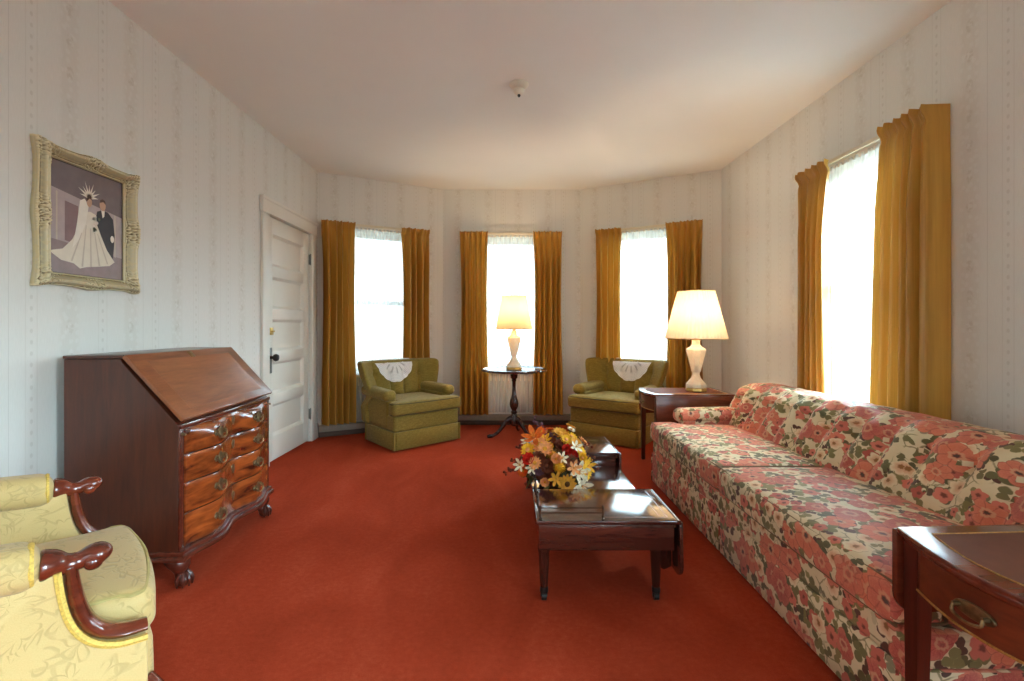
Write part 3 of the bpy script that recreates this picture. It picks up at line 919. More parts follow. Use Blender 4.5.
def molding(off, z0, z1, bev):
    pts = [(x, -.016 - .040 * serp(x) - off) for x in [-.395 + .79 * i / 48 for i in range(49)]]
    pts = [(-W2 - off, -.016 - off)] + pts + [(W2 + off, -.016 - off), (W2 + off, DD), (-W2 - off, DD)]
    return prism(pts, 'z', z0, z1, bev, 2)
part('base_molding', [molding(.006, .146, .166, .005), molding(.016, .122, .147, .008)], M['mahog'], dk)
for s in (-1, 1):
    x = s * .37
    leg = tube(spline([(x, .045, .125, .050), (x + s * .018, .018, .095, .042), (x + s * .010, .022, .065, .024), (x + s * .012, .014, .045, .024)], 5), [p[3] for p in spline([(x, .045, .125, .050), (x + s * .018, .018, .095, .042), (x + s * .010, .022, .065, .024), (x + s * .012, .014, .045, .024)], 5)], 14)
    L = [leg, ball((x + s * .014, .004, .030), .030, 16, 10)]
    for k in range(5):
        a = -pi / 2 + (k - 2) * .75 + s * .35
        ca, sa = cos(a), sin(a); cx, cy = x + s * .014, .004
        L.append(tube(spline([(cx + .012 * ca, cy + .012 * sa, .062), (cx + .026 * ca, cy + .026 * sa, .05), (cx + .034 * ca, cy + .034 * sa, .030), (cx + .032 * ca, cy + .032 * sa, .006)], 4), [.008] * 8 + [.007, .006, .005, .0045, .004], 8))
    part('claw_foot', L, M['mahog_z'], dk)
    part('foot', prism([(DD - .12, .124), (DD - .005, .124), (DD - .005, .0), (DD - .06, .0), (DD - .075, .06)], 'x', s * .37 - .045, s * .37 + .045, .004), M['mahog_z'], dk)

# ------------------------------------------------------------------ yellow damask armchair (near left)
yc = thing('wood_arm_armchair', 'pale gold damask armchair with carved wooden arms in the left foreground', 'armchair', (-1.064, 1.38, 0), radians(133))
def uv_box(p, n):
    a = (abs(n.x), abs(n.y), abs(n.z)); k = a.index(max(a))
    if k == 0: return (p.y + 3.1, p.z)
    if k == 1: return (p.x + 9.7, p.z)
    return (p.x, p.y)
def bulge(x, y, z):
    if y < .1: y -= .018 * cos(x / .30 * pi / 2) * sin((z - .13) / .24 * pi) if .13 < z < .37 else 0
    return (x, y, z)
part('seat_base', rbox((0, .345, .265), (.60, .71, .25), .03, (8, 8, 4), 3, bulge), M['damask'], yc, uv=uv_box)
def crown(x, y, z):
    t = x / .262; s = (y - .275) / .29
    if z > .43: z += .022 * (1 - min(1, abs(t)) ** 3) * (1 - min(1, abs(s)) ** 3)
    w = 1 + .06 * (1 - sstep(.02, .12, y))
    return (x * w, y - .02 * (1 - t * t) * (1 - sstep(0, .1, y)), z)
yq = part('seat_cushion', rbox((0, .275, .425), (.524, .58, .11), .034, (12, 12, 2), 4, crown), M['damask'], yc, uv=uv_box)
loop = [(-.243, .50), (-.246, .1), (-.262, .03), (-.22, .0), (0, -.022), (.22, .0), (.262, .03), (.246, .1), (.243, .50)]
for z in (.474, .386):
    part('piping', tube(spline([(x * 1.02, y - .002, z) for x, y in loop], 6), .0055, 6), M['damask_welt'], yq)
curve = [(.142, .605), (.137, .560), (.128, .512), (.112, .472), (.086, .443), (.052, .428), (.008, .424)]   # (y, z) of the wooden arm support
cs_ = spline(curve, 6)
def offset2(path, k):
    out = []
    for i in range(len(path)):
        a_ = Vector(path[max(i - 1, 0)]); b_ = Vector(path[min(i + 1, len(path) - 1)]); d_ = (b_ - a_).normalized()
        out.append((path[i][0] - d_.y * k, path[i][1] + d_.x * k))
    return out
rim_ = offset2(cs_, -.016) if offset2(cs_, -.016)[10][0] > cs_[10][0] else offset2(cs_, .016)
brd_ = offset2(cs_, -.020) if offset2(cs_, -.020)[10][0] > cs_[10][0] else offset2(cs_, .020)
for s in (-1, 1):
    xo, xi = s * .350, s * .290
    dy = -.018 if s > 0 else 0
    outl = [(.72, .606)] + [(y + dy, z) for y, z in rim_] + [(.006, .16), (.03, .145), (.70, .14)]
    outl = [p for i, p in enumerate(outl) if i == 0 or (Vector(p) - Vector(outl[i - 1])).length > .003]
    part('side_panel', prism(outl, 'x', min(xo, xi), max(xo, xi), .006, 2), M['damask'], yc, uv=uv_box)
    dy = -.018 if s > 0 else 0
    n = len(cs_)
    rr = [.0125 + .004 * sin(pi * i / (n - 1)) for i in range(n)]
    part('arm_support', tube([(s * .326, y + dy, z) for y, z in cs_], rr, 12, squash=1.9, up=(0, -1, 0)), M['arm_wood'], yc)
    # carved hand rest: square block at the back, scrolled knob at the front
    hr = spline([(.190, .616, .012), (.188, .616, .032), (.170, .614, .030), (.148, .608, .022), (.126, .609, .019), (.106, .615, .022), (.093, .614, .024), (.082, .608, .020), (.077, .604, .010)], 5)
    part('hand_rest', [tube([(s * .322, y + dy, z) for y, z, r in hr], [r for y, z, r in hr], 16, squash=1.15, up=(0, 0, 1)),
                       rbox((s * .322, .104 + dy, .603), (.060, .034, .034), .016, (2, 1, 1), 5)], M['arm_wood'], yc)
    part('arm_pad', rbox((s * .318, .44 + dy, .622), (.110, .51, .092), .040, (3, 12, 2), 5, lambda x, y, z: (x, y, z + .012 * sin((y - .2) / .5 * pi))), M['damask'], yc, uv=uv_box)
    part('braid', tube([(s * .350, y + dy, z) for y, z in brd_], .0075, 6), M['braid'], yc)
    part('braid', tube([(s * .318 + .046 * cos(a * pi / 12),     .202 + dy, .622 + .040 * sin(a * pi / 12)) for a in range(24)], .006, 6, True), M['braid'], yc)
    # short cabriole front leg with a wooden knee, plain back leg
    lg = spline([(s * .295, .018, .275, .030), (s * .315, -.004, .22, .036), (s * .305, .012, .12, .024), (s * .306, .005, .05, .020), (s * .314, -.008, .012, .026), (s * .314, -.008, .0, .024)], 5)
    part('leg', tube(lg, [p[3] for p in lg], 12), M['arm_wood'], yc)
    part('leg', tube([(s * .27, .66, .15), (s * .28, .70, 0)], [.026, .018], 10), M['arm_wood'], yc)
def yback(x, y, z):
    return (x, y + (z - .3) * .16 - .12 * (abs(x) / .34) ** 2.5, z)
part('backrest', rbox((0, .69, .60), (.66, .13, .62), .05, (12, 2, 8), 4, yback), M['damask'], yc, uv=uv_box)

# ------------------------------------------------------------------ olive armchairs in the bay
BW = .37
def gback(x, y, z):
    zz = (z - .18) / .58; x0 = x
    sx = 1 + .20 * sstep(.38, 1, zz)
    if y < -.01:
        c = abs(cos(pi * x0 / .148)) ** .5
        y -= .034 * c * sstep(.40, .50, zz) * (1 - .6 * sstep(.9, 1, zz))
        for xs in (-.222, -.074, .074, .222):
            y += .026 * exp(-((x0 - xs) ** 2 + (z - .64) ** 2) / .022 ** 2)
    y -= .17 * max(0, (abs(x0) / BW - .50) / .5) ** 2 * sstep(.25, .5, zz)
    z += .008 * (abs(x0) / BW) ** 4 * sstep(.8, 1, zz)
    return (x * sx, y + .575 + zz * .115, z)
def green_chair(label, loc, rz):
    g = thing('tufted_armchair', label, 'armchair', loc, rz, 'olive tufted armchairs')
    o = M['olive']
    pts = []
    def run(a, b):
        a = Vector(a); b = Vector(b); d = (b - a).normalized(); n = Vector((d.y, -d.x)); L = (b - a).length
        pts.append(tuple(a))
        for t in (.022, L - .022):
            for q, k in ((-.008, 0), (-.003, -.012), (.003, -.012), (.008, 0)): pts.append(tuple(a + d * (t + q) + n * k))
    X = .372
    c4 = [(-X, .0), (X, .0), (X, .62), (-X, .62)]
    for i in range(4): run(c4[i], c4[(i + 1) % 4])
    pts = [(x * (1 - .10 * max(0, y) / .66), y) for x, y in pts]
    part('skirt', prism(pts, 'z', .012, .172, .004, 1), o, g)
    part('base', rbox((0, .318, .245), (.726, .62, .16), .03, (6, 6, 2), 4, lambda x, y, z: (x * (1 - .10 * max(0, y) / .66), y, z)), o, g)
    def tq(x, y, z):
        k = sstep(.085, .125, y)
        t = x / .38; s = (y - .26) / .29
        if z > .38: z += .018 * (1 - min(1, abs(t)) ** 3) * (1 - min(1, abs(s)) ** 4)
        return (x * (1 - .315 * k), y - .012 * (1 - t * t) * (1 - sstep(0, .1, y)), z)
    q = part('seat_cushion', rbox((0, .265, .375), (.765, .56, .118), .034, (20, 26, 2), 4, tq), o, g)
    lp = [(-.255, .135), (-.262, .11), (-.352, .085), (-.376, .05), (-.366, .006), (-.30, -.012), (0, -.026), (.30, -.012), (.366, .006), (.376, .05), (.352, .085), (.262, .11), (.255, .135)]
    for z in (.424, .328):
        part('piping', tube(spline([(x, y + .004, z) for x, y in lp], 5), .006, 6), M['olive_welt'], q)
    for s in (-1, 1):
        lo = rbox((s * .318, .38, .33), (.096, .50, .30), .035, (2, 6, 4), 4, lambda x, y, z: (x - s * .045 * y, y, z))
        hi = rbox((s * .325, .375, .488), (.135, .535, .100), .046, (3, 12, 1), 5, lambda x, y, z: (x + s * .01 * (1 - y) - s * .03 * max(0, y - .1), y, z + .03 * (y - .2)))
        part('arm', [lo, hi], o, g)
    part('backrest', rbox((0, 0, .48), (2 * BW, .13, .60), .034, (90, 2, 34), 4, gback), o, g)
    for z, xs in ((.64, (-.222, -.074, .074, .222)),):
        for x in xs:
            p = gback(x, -.065, z)
            part('button', ball((p[0], p[1] - .002, p[2]), .012, 10, 6, (1, .5, 1)), o, g)
    return g
gl = green_chair('olive tufted armchair with white doily, nearest the white door', (-.735, 4.550, 0), radians(43))
gr = green_chair('olive tufted armchair with white doily, partly behind the end table with the pleated lamp', (.905, 4.615, 0), radians(-38.5))

def doily(label, loc, rz, x0):
    n = 40; V = []; U = []
    m = MB()
    R = .205
    ztop = .777
    def surf(x, d):          # d >0 down the front of the back, d<0 over the top
        # solve x before the flare
        f = gback(x / (1 + .20 * sstep(.38, 1, (ztop - max(d, 0) - .18) / .58)), -.065, ztop - max(d, .0))
        if d >= .03:
            return Vector((f[0], f[1] - .007, f[2]))
        e = gback(x / 1.17, -.065, ztop - .03)
        f0 = Vector((e[0], e[1] - .007, e[2]))
        t = (.03 - d) / .06
        top = gback(x / 1.17, 0.0, ztop)
        if t < 1: return f0.lerp(Vector((top[0], top[1] - .03, top[2] + .012)), t)
        return Vector((top[0], top[1] - .03 + (t - 1) * .05, top[2] + .012))
    na, nr = 48, 14
    for j in range(nr + 1):
        for i in range(na + 1):
            a = pi * i / na
            r = R * j / nr * (1 + (.03 * abs(sin(8 * a)) if j == nr else 0))
            x = x0 + r * cos(a); d = r * sin(a) * 1.1 - .012
            V.append(surf(x, d)); U.append((a, j / nr))
    F = [[j * (na + 1) + i, (j + 1) * (na + 1) + i, (j + 1) * (na + 1) + i + 1, j * (na + 1) + i + 1] for j in range(nr) for i in range(na)]
    # strip lying over the top edge
    b = len(V); k = 16
    for j in range(4):
        for i in range(k + 1):
            x = x0 - R + 2 * R * i / k
            V.append(surf(x, -.012 - .018 * j)); U.append((1.5 + .1 * i / k, .8 + .05 * j))
    F += [[b + j * (k + 1) + i, b + j * (k + 1) + i + 1, b + (j + 1) * (k + 1) + i + 1, b + (j + 1) * (k + 1) + i] for j in range(3) for i in range(k)]
    ob = MB().add((V, F)).build('lace_doily', M['lace'], None, smooth=60, uvs=U)
    ob.location = loc; ob.rotation_euler = (0, 0, rz)
    return tag(ob, label, 'doily', 'lace doilies on the armchairs')
doily('white round lace doily over the back of the armchair nearest the door', (-.735, 4.550, 0), radians(43), -.02)
doily('white round lace doily over the back of the armchair beside the end table', (.905, 4.615, 0), radians(-38.5), .03)

# ------------------------------------------------------------------ round pedestal table
pt = thing('pedestal_table', 'round dark wood tripod pedestal table before the middle bay window', 'table', (.072, 4.95, 0))
rim = lambda a, z: 1 + (.012 * abs(sin(6 * a)) if z > .676 else .008 * abs(sin(6 * a)))
part('tabletop', lathe([(.05, .660), (.30, .664), (.328, .670), (.334, .680), (.332, .692), (.318, .694), (.306, .686), (.295, .683), (.001, .683)], 72, fn=rim), M['walnut'], pt)
part('column', lathe([(.085, .660), (.080, .648), (.040, .640), (.036, .60), (.022, .585), (.026, .575), (.020, .56), (.018, .50), (.021, .44), (.030, .40), (.042, .365), (.046, .335), (.040, .30), (.026, .275), (.022, .262), (.034, .255), (.034, .245), (.026, .235), (.038, .21), (.045, .17), (.044, .13), (.030, .115), (.012, .105)], 28), M['walnut_z'], pt)
for a in (198, 318, 78):
    A = radians(a); ca, sa = cos(A), sin(A)
    p = spline([(.030, .185, .030), (.075, .165, .027), (.125, .105, .022), (.175, .050, .018), (.225, .022, .017), (.262, .018, .019), (.285, .014, .013)], 6)
    part('leg', tube([(r * ca, r * sa, z) for r, z, w in p], [w for r, z, w in p], 10, squash=.75, up=(0, 0, 1)), M['walnut_z'], pt)

# ------------------------------------------------------------------ lamps
def lamp(label, loc, scale, rb, rt, hb, hs, pleated, energy):
    l = thing('table_lamp', label, 'lamp', loc, radians(8))
    k = scale
    part('foot', lathe([(.080, 0), (.084, .006), (.082, .022), (.074, .026)], 8), M['brass'], l, smooth=20)
    pr = [(.074, .026), (.078, .034), (.076, .052), (.060, .070), (.036, .100), (.028, .125), (.030, .142), (.036, .150), (.044, .185), (.058, .240), (.070, .290), (.076, .312), (.070, .322), (.048, .334), (.032, .352), (.030, .378), (.036, .386)]
    part('urn_base', lathe([(r * k, z * hb / .40) for r, z in pr], 8), M['alabaster'], l, smooth=20)
    z0 = hb
    part('socket', lathe([(.014, z0 * .96), (.016, z0 + .03), (.020, z0 + .035), (.020, z0 + .075), (.010, z0 + .078)], 16), M['brass'], l)
    part('bulb', [ball((0, 0, z0 + .14), .032, 16, 12), lathe([(.016, z0 + .078), (.018, z0 + .115)], 16)], M['bulb'], l)
    n = 96
    fn = (lambda a, z: 1 + .012 * cos(48 * a)) if pleated else None
    seg = 192 if pleated else 64
    sh = MB()
    pr = [(rb, z0 + .0), (rb - (rb - rt) * .33, z0 + hs * .33), (rb - (rb - rt) * .66, z0 + hs * .66), (rt, z0 + hs)]
    sh.add(lathe(pr, seg, fn=fn, close=False))
    sho = sh.build('shade', M['shade_pleat' if pleated else 'shade'], l, smooth=60)
    for r, z in ((rb, z0), (rt, z0 + hs)):
        part('shade_trim', tube([(r * cos(2 * pi * i / 64), r * sin(2 * pi * i / 64), z) for i in range(64)], .004, 6, True), M['shade'], sho)
    part('harp', [tube(spline([(s * .012, 0, z0 + .04), (s * .055, 0, z0 + .10), (s * .05, 0, z0 + .22), (0, 0, z0 + hs + .0)], 6), .0025, 6) for s in (-1, 1)]
         + [tube([(0, 0, z0 + hs), (rt * cos(a), rt * sin(a), z0 + hs)], .002, 6) for a in (0, 2.09, 4.19)], M['brass'], l)
    part('finial', lathe([(.004, z0 + hs), (.008, z0 + hs + .006), (.006, z0 + hs + .014), (.001, z0 + hs + .02)], 12), M['brass'], l)
    pl_ = bpy.data.lights.new('lamp_light', 'POINT'); pl_.energy = energy; pl_.color = (1, .74, .46); pl_.shadow_soft_size = .033
    lo = bpy.data.objects.new('lamp_light', pl_); COL.objects.link(lo); lo.parent = l; lo.location = (0, 0, z0 + .185)
    return l
lamp('lit table lamp with plain cream shade on the round pedestal table', (.072, 4.95, .6835), .95, .188, .128, .415, .335, False, 18)
lamp('lit table lamp with pleated ivory shade and white urn base on the far end table', (1.518, 3.88, .6085), 1.05, .238, .141, .420, .378, True, 18)

# ------------------------------------------------------------------ end tables with bow fronts and drop leaves
def end_table(label, loc, rz, H=.60, group='bow front end tables'):
    e = thing('drop_leaf_end_table', label, 'end table', loc, rz, group)
    W, D = .42, .60
    def outl(o, bow=.045):
        n = 24
        f = [(-W / 2 - o + (W + 2 * o) * i / n, -o - bow * cos(pi * (i / n - .5))) for i in range(n + 1)]
        return f + [(W / 2 + o, D + o), (-W / 2 - o, D + o)]
    top = part('tabletop', [prism(outl(.012), 'z', H - .010, H + .004, .004, 2), prism(outl(.004), 'z', H - .026, H - .009, .005, 2)], M['mahog_y'], e)
    part('leather_inset', prism(outl(-.040), 'z', H + .0035, H + .0052, 0), M['leather'], top)
    ol = outl(-.037); part('gold_tooling', tube([(x, y, H + .0045) for x, y in ol], .0022, 6, True), M['tooling'], top)
    z0 = H - .135
    # aprons
    part('apron', [box(-W / 2 + .006, .03, z0, -W / 2 + .022, D - .02, H - .026), box(W / 2 - .022, .03, z0, W / 2 - .006, D - .02, H - .026), box(-W / 2 + .03, D - .022, z0, W / 2 - .03, D - .008, H - .026)], M['endwood'], e)
    n = 24
    ww = W - .076
    front = [(-ww / 2 + ww * i / n, -.002 - .040 * cos(pi * (i / n - .5))) for i in range(n + 1)]
    front += [(x, y + .016) for x, y in reversed(front)]
    dr = part('drawer', prism(front, 'z', z0 + .006, H - .027, .002, 1), M['endwood'], e)
    bead = [(x, y - .0005, z0 + .008) for x, y in front[:n + 1]]
    part('cockbead', tube(bead, .003, 6), M['tooling'], dr)
    ova = [(.042 * cos(2 * pi * i / 20), (z0 + H - .022) / 2 + .016 * sin(2 * pi * i / 20)) for i in range(20)]
    part('handle', [prism(ova, 'y', -.0465, -.040, .001, 1)] + [tube([(s * .03, -.044, (z0 + H - .022) / 2 + .002), (s * .03, -.060, (z0 + H - .022) / 2 + .002)], .005, 8) for s in (-1, 1)]
         + [tube(spline([(-.03, -.058, (z0 + H - .022) / 2 + .002), (-.028, -.062, (z0 + H - .022) / 2 - .012), (0, -.064, (z0 + H - .022) / 2 - .018), (.028, -.062, (z0 + H - .022) / 2 - .012), (.03, -.058, (z0 + H - .022) / 2 + .002)], 5), .0035, 8)], M['brass_dark'], dr)
    for sx in (-1, 1):
        for y in (.016, D - .03):
            x = sx * (W / 2 - .02); a, b = .019, .013
            V = [Vector((x + i * a, y + j * a, H - .026)) for i, j in ((-1, -1), (1, -1), (1, 1), (-1, 1))] + [Vector((x + i * a, y + j * a, z0)) for i, j in ((-1, -1), (1, -1), (1, 1), (-1, 1))] + [Vector((x + sx * .004 + i * b, y + j * b, 0)) for i, j in ((-1, -1), (1, -1), (1, 1), (-1, 1))]
            F = [[0, 3, 2, 1][::-1], [8, 11, 10, 9]] + [[4 * r + i, 4 * r + 4 + i, 4 * r + 4 + (i + 1) % 4, 4 * r + (i + 1) % 4] for r in (0, 1) for i in range(4)]
            part('leg', (V, F), M['mahog_z'], e, smooth=20)
        # hanging leaf, its free corners rounded
        r = .05; lf = [(-.008, H - .006), (D - .0, H - .006)]
        za = H - .215
        lf += [(D - r + r * cos(-t * pi / 12), za + r + r * sin(-t * pi / 12)) for t in range(0, 7)]
        lf += [(-.008 + r + r * cos(-pi / 2 - t * pi / 12), za + r + r * sin(-pi / 2 - t * pi / 12)) for t in range(0, 7)]
        x0 = sx * (W / 2 + .0135); x1 = sx * (W / 2 + .0285)
        part('drop_leaf', prism(lf, 'x', min(x0, x1), max(x0, x1), .003, 2), M['mahog_y'], e)
    return e
end_table('bow-front end table with pleated lamp on it, beyond the far sofa arm', (1.140, 3.905, 0), radians(-90))
end_table('bow-front end table with brown leather top in the right foreground, by the near sofa end', (.994, .985, 0), radians(-87), .618)

# ------------------------------------------------------------------ coffee table
ct = thing('coffee_table', 'low dark wood coffee table with raised ends and brass gallery', 'coffee table', (.40, 2.67, 0))
CT = (.40, 2.67, 0)
for (y0, y1, near) in ((1.925, 2.31, True), (2.97, 3.42, False)):
    eb = part('raised_end', [box(.128, y0 + .012, .222, .672, y1 - .006, .331, .004), box(.118, y0, .330, .682, y1, .347, .005, 3)], M['walnut'], ct, CT)
    yl0, yl1 = y0 + .008, y1 - .004
    # hanging leaf with rounded free corners and a rule joint
    r = .05; lf = [(yl0, .336), (yl1, .336)]
    za = .108
    lf += [(yl1 - r + r * cos(-t * pi / 12), za + r + r * sin(-t * pi / 12)) for t in range(0, 7)]
    lf += [(yl0 + r + r * cos(-pi / 2 - t * pi / 12), za + r + r * sin(-pi / 2 - t * pi / 12)) for t in range(0, 7)]
    leaf = prism(lf, 'x', .690, .706, .004, 2)
    leaf = xf(leaf, Matrix.Translation((.69, 0, .336)) @ Matrix.Rotation(radians(-1.0), 4, 'Y') @ Matrix.Translation((-.69, 0, -.336)))
    part('drop_leaf', [leaf, tube([(.690, yl0, .336), (.690, yl1, .336)], .0095, 10)], M['walnut'], ct, CT)
    for yy in (y0 + .05, y1 - .06):
        part('hinge', [box(.676, yy, .300, .690, yy + .03, .326, .001), tube([(.684, yy, .312), (.684, yy + .03, .312)], .006, 8)], M['brass_dark'], ct, CT)
    if near:
        br = [(.636, .325), (.688, .325), (.688, .118)] + [(.660 + .024 * cos(-pi / 2 - t * pi / 12), .142 + .024 * sin(-pi / 2 - t * pi / 12) - .012) for t in range(0, 7)]
        part('leaf_bracket', prism(br, 'y', 2.02, 2.036, .002, 1), M['walnut_z'], ct, CT)
        il = [(.40, y0 + .035), (.655, y0 + .035), (.655, y1 - .03), (.650, y1 - .03), (.650, y0 + .040), (.40, y0 + .040)]
        part('inlay_line', prism(il, 'z', .3468, .3473), M['inlay'], eb, CT)
        il = [(.62, y0 + .055), (.624, y0 + .055), (.624, y0 + .19), (.62, y0 + .19)]
        part('inlay_line', prism(il, 'z', .3468, .3473), M['inlay'], eb, CT)
part('middle_top', [box(.132, 2.305, .250, .682, 2.975, .266, .005, 3), box(.150, 2.305, .205, .662, 2.975, .251, .002)], M['walnut'], ct, CT)
for x in (.152, .612):
    for y in (1.985, 3.355):
        lg = part('leg', lathe([(.026, .225), (.026, .205), (.023, .195), (.021, .15), (.017, .075), (.015, .05)], 16, (x, y, 0)), M['walnut_z'], ct, CT)
        part('caster', [lathe([(.016, .056), (.017, .050), (.017, .034), (.012, .030)], 14, (x, y, 0)), tube([(x - .010, y, .016), (x + .010, y, .016)], .016, 14), box(x - .014, y - .006, .014, x + .014, y + .006, .034, .002)], M['iron'], lg, CT)
gp = [(.134, 2.295), (.134, 2.115), (.134, 1.942), (.258, 1.942), (.386, 1.942)]
rails = []
for z in (.372, .392):
    rails.append(tube([(x, y, z) for x, y in gp[:3]], .0024, 6)); rails.append(tube([(x, y, z) for x, y in gp[2:]], .0024, 6))
part('gallery_rail', rails, M['bronze'], ct, CT)
for x, y in (gp[0], gp[1], gp[2], gp[4]):
    part('gallery_post', lathe([(.007, .346), (.007, .350), (.0035, .354), (.006, .362), (.0035, .368), (.0055, .372), (.0035, .38), (.0055, .392), (.006, .398), (.002, .404)], 10, (x, y, 0)), M['bronze'], ct, CT)

# ------------------------------------------------------------------ flower arrangement
fa = thing('flower_arrangement', 'autumn flower arrangement in yellow, orange, red and white on the coffee table', 'flower arrangement', (.250, 2.62, .2665))
FO = Vector((.250, 2.62, .2665))
petal = {}
def pm(name, col):
    if name not in petal: petal[name] = plain(name, col, .65, var=.22, vscale=60, spec=.2)
    return petal[name]
YEL = pm('yellow petals', lin(232, 178, 42)); GLD = pm('golden petals', lin(216, 150, 50)); ORG = pm('orange petals', lin(226, 110, 38))
RED = pm('red petals', lin(198, 40, 24)); WHT = pm('cream white petals', lin(240, 226, 196)); PCH = pm('peach petals', lin(232, 160, 100))
BRN = pm('russet dried petals', lin(122, 62, 40)); PUR = pm('dusky purple petals', lin(110, 70, 78)); DRK = pm('dark flower centre', lin(96, 56, 20))
LEAF = pm('autumn green leaves', lin(76, 74, 36)); RUST = pm('rust leaves', lin(112, 48, 30)); BASK = plain('dark woven basket', lin(70, 44, 30), .7, var=.3, vscale=90, bump=.6, bscale=160)
part('bowl', lathe([(.055, 0), (.075, .006), (.095, .035), (.100, .060), (.094, .064), (.088, .058), (.02, .05)], 28, FO), BASK, fa, FO)
rf = random.Random(5)
def aim(p, d):
    d = Vector(d).normalized(); return Matrix.Translation(p) @ d.to_track_quat('Z', 'Y').to_matrix().to_4x4()
def petal_vf(L, W, curl, a, r0=.0, z0=.0, tip=.5):
    """one leaf-shaped petal with real curvature, pointing out at angle a"""
    V = []; F = []
    n = 6
    for i in range(n + 1):
        t = i / n
        w = W * (sin(pi * min(1, t * .92 + .06)) ** .7) * (1 if t < 1 else .15)
        r = r0 + L * t * cos(curl * t * .6); z = z0 + L * t * sin(curl * t * .6) if curl else z0
        for s in (-1, 0, 1):
            x = r; y = s * w / 2; zz = z + abs(s) * .12 * w
            V.append(Vector((x * cos(a) - y * sin(a), x * sin(a) + y * cos(a), zz)))
    for i in range(n):
        for k in range(2): F.append([3 * i + k, 3 * i + k + 1, 3 * i + 4 + k, 3 * i + 3 + k])
    return V, F
def daisy(R, n, curl, mats, layers=2, centre=.3):
    m = MB()
    for l in range(layers):
        for k in range(n):
            a = 2 * pi * (k + .5 * l) / n + rf.uniform(-.08, .08)
            m.add(petal_vf(R * (1 - .18 * l), R * 2.4 / n * 1.9, curl + .35 * l, a, R * .1, .004 * l), 0)
    m.add(ball((0, 0, .006), R * centre, 12, 8, (1, 1, .55)), 1)
    return m
def pompon(R, mats):
    m = MB(); m.add(ball((0, 0, 0), R * .72, 12, 8), 1)
    n = 70
    for k in range(n):
        z = 1 - 1.55 * (k + .5) / n; ph = k * 2.39996
        d = Vector((sqrt(max(0, 1 - z * z)) * cos(ph), sqrt(max(0, 1 - z * z)) * sin(ph), z))
        vf = petal_vf(R * .42, R * .36, .5, 0, 0, 0)
        m.add(xf(vf, aim(d * R * .66, d) @ Matrix.Rotation(-.9, 4, 'Y')), 0)
    return m
def lily(R, mats):
    m = MB()
    for k in range(6): m.add(petal_vf(R, R * .42, .9 - .5 * (k % 2), 2 * pi * k / 6 + .1, .004, 0), 0)
    for k in range(5): m.add(tube([(0, 0, 0), (.25 * R * cos(k * 1.25), .25 * R * sin(k * 1.25), R * .5)], .0012, 5), 1)
    return m
def rose(R, mats):
    m = MB()
    for l in range(4):
        n = 3 + l * 2
        for k in range(n):
            m.add(petal_vf(R * (.5 + .17 * l), R * .75, 1.9 - .38 * l, 2 * pi * (k + .3 * l) / n, R * .04, 0), 0)
    m.add(ball((0, 0, R * .12), R * .25, 10, 6), 1)
    return m
def place(m, mats, px, py, Y, d, label=None):
    p = Vector(((px - 507) / FPX * Y, Y, CAM_H - (py - 327) / FPX * Y))
    m.V = [aim(p, d) @ v for v in m.V]
    o = m.build('blossom', mats, fa, FO, smooth=70)
    if label: o['label'] = label
    return p
heads = []
def put(kind, col, R, px, py, Y, label=None, c=None):
    c = c or (col if col is BRN or col is PUR or col is RED else GLD if col is not YEL else PCH)
    p = Vector(((px - 507) / FPX * Y, Y, CAM_H - (py - 327) / FPX * Y))
    d = (p - (FO + Vector((0, .02, .05)))) + Vector((0, -.13, .03))
    m = {'daisy': lambda: daisy(R, 13, .25, None), 'pompon': lambda: pompon(R, None), 'lily': lambda: lily(R, None), 'rose': lambda: rose(R, None)}[kind]()
    place(m, [col, c], px, py, Y, d, label); heads.append(p)
put('pompon', YEL, .034, 559.5, 467, 2.44, 'round yellow pompon blossom', YEL)
put('daisy', GLD, .048, 567, 484, 2.44, 'golden daisy at the bottom', DRK)
put('lily', WHT, .060, 579, 472, 2.48, 'cream white lily')
put('lily', WHT, .058, 582, 486, 2.46, 'cream white lily at the bottom right')
put('rose', RED, .036, 529, 459, 2.48, 'red blossom on the left')
put('rose', RED, .038, 567, 451, 2.56, 'red blossom on the right')
put('rose', RED, .030, 573, 455, 2.56)
put('lily', ORG, .070, 534, 437, 2.58, 'orange lily at the top left')
put('daisy', YEL, .040, 528, 450, 2.54)
put('daisy', PCH, .046, 539, 445, 2.55)
put('daisy', GLD, .050, 560, 434, 2.68, 'golden blossom at the top')
put('daisy', YEL, .040, 571, 437, 2.70)
put('daisy', YEL, .040, 580, 452, 2.64)
put('pompon', GLD, .028, 552, 455, 2.49, None, GLD)
put('daisy', PCH, .040, 545, 449, 2.50)
put('lily', YEL, .050, 584, 463, 2.58)
put('lily', WHT, .036, 527, 441, 2.60)
put('lily', WHT, .038, 520, 465, 2.52)
put('lily', WHT, .034, 532, 468, 2.48)
put('lily', PCH, .055, 541, 437, 2.66)
put('rose', ORG, .034, 524, 471, 2.52)
put('daisy', GLD, .042, 575, 444, 2.60)
put('rose', BRN, .040, 547, 466, 2.47); put('rose', BRN, .036, 539, 458, 2.48); put('rose', BRN, .040, 561, 446, 2.58)
put('rose', BRN, .036, 551, 443, 2.60); put('rose', BRN, .036, 545, 476, 2.48); put('daisy', BRN, .04, 571, 462, 2.50)
put('daisy', YEL, .036, 586, 473, 2.56); put('rose', PUR, .030, 553, 437, 2.66); put('rose', PUR, .032, 540, 470, 2.47)
put('rose', GLD, .036, 570, 428, 2.78); put('daisy', PCH, .04, 583, 442, 2.76); put('rose', ORG, .036, 549, 431, 2.80)
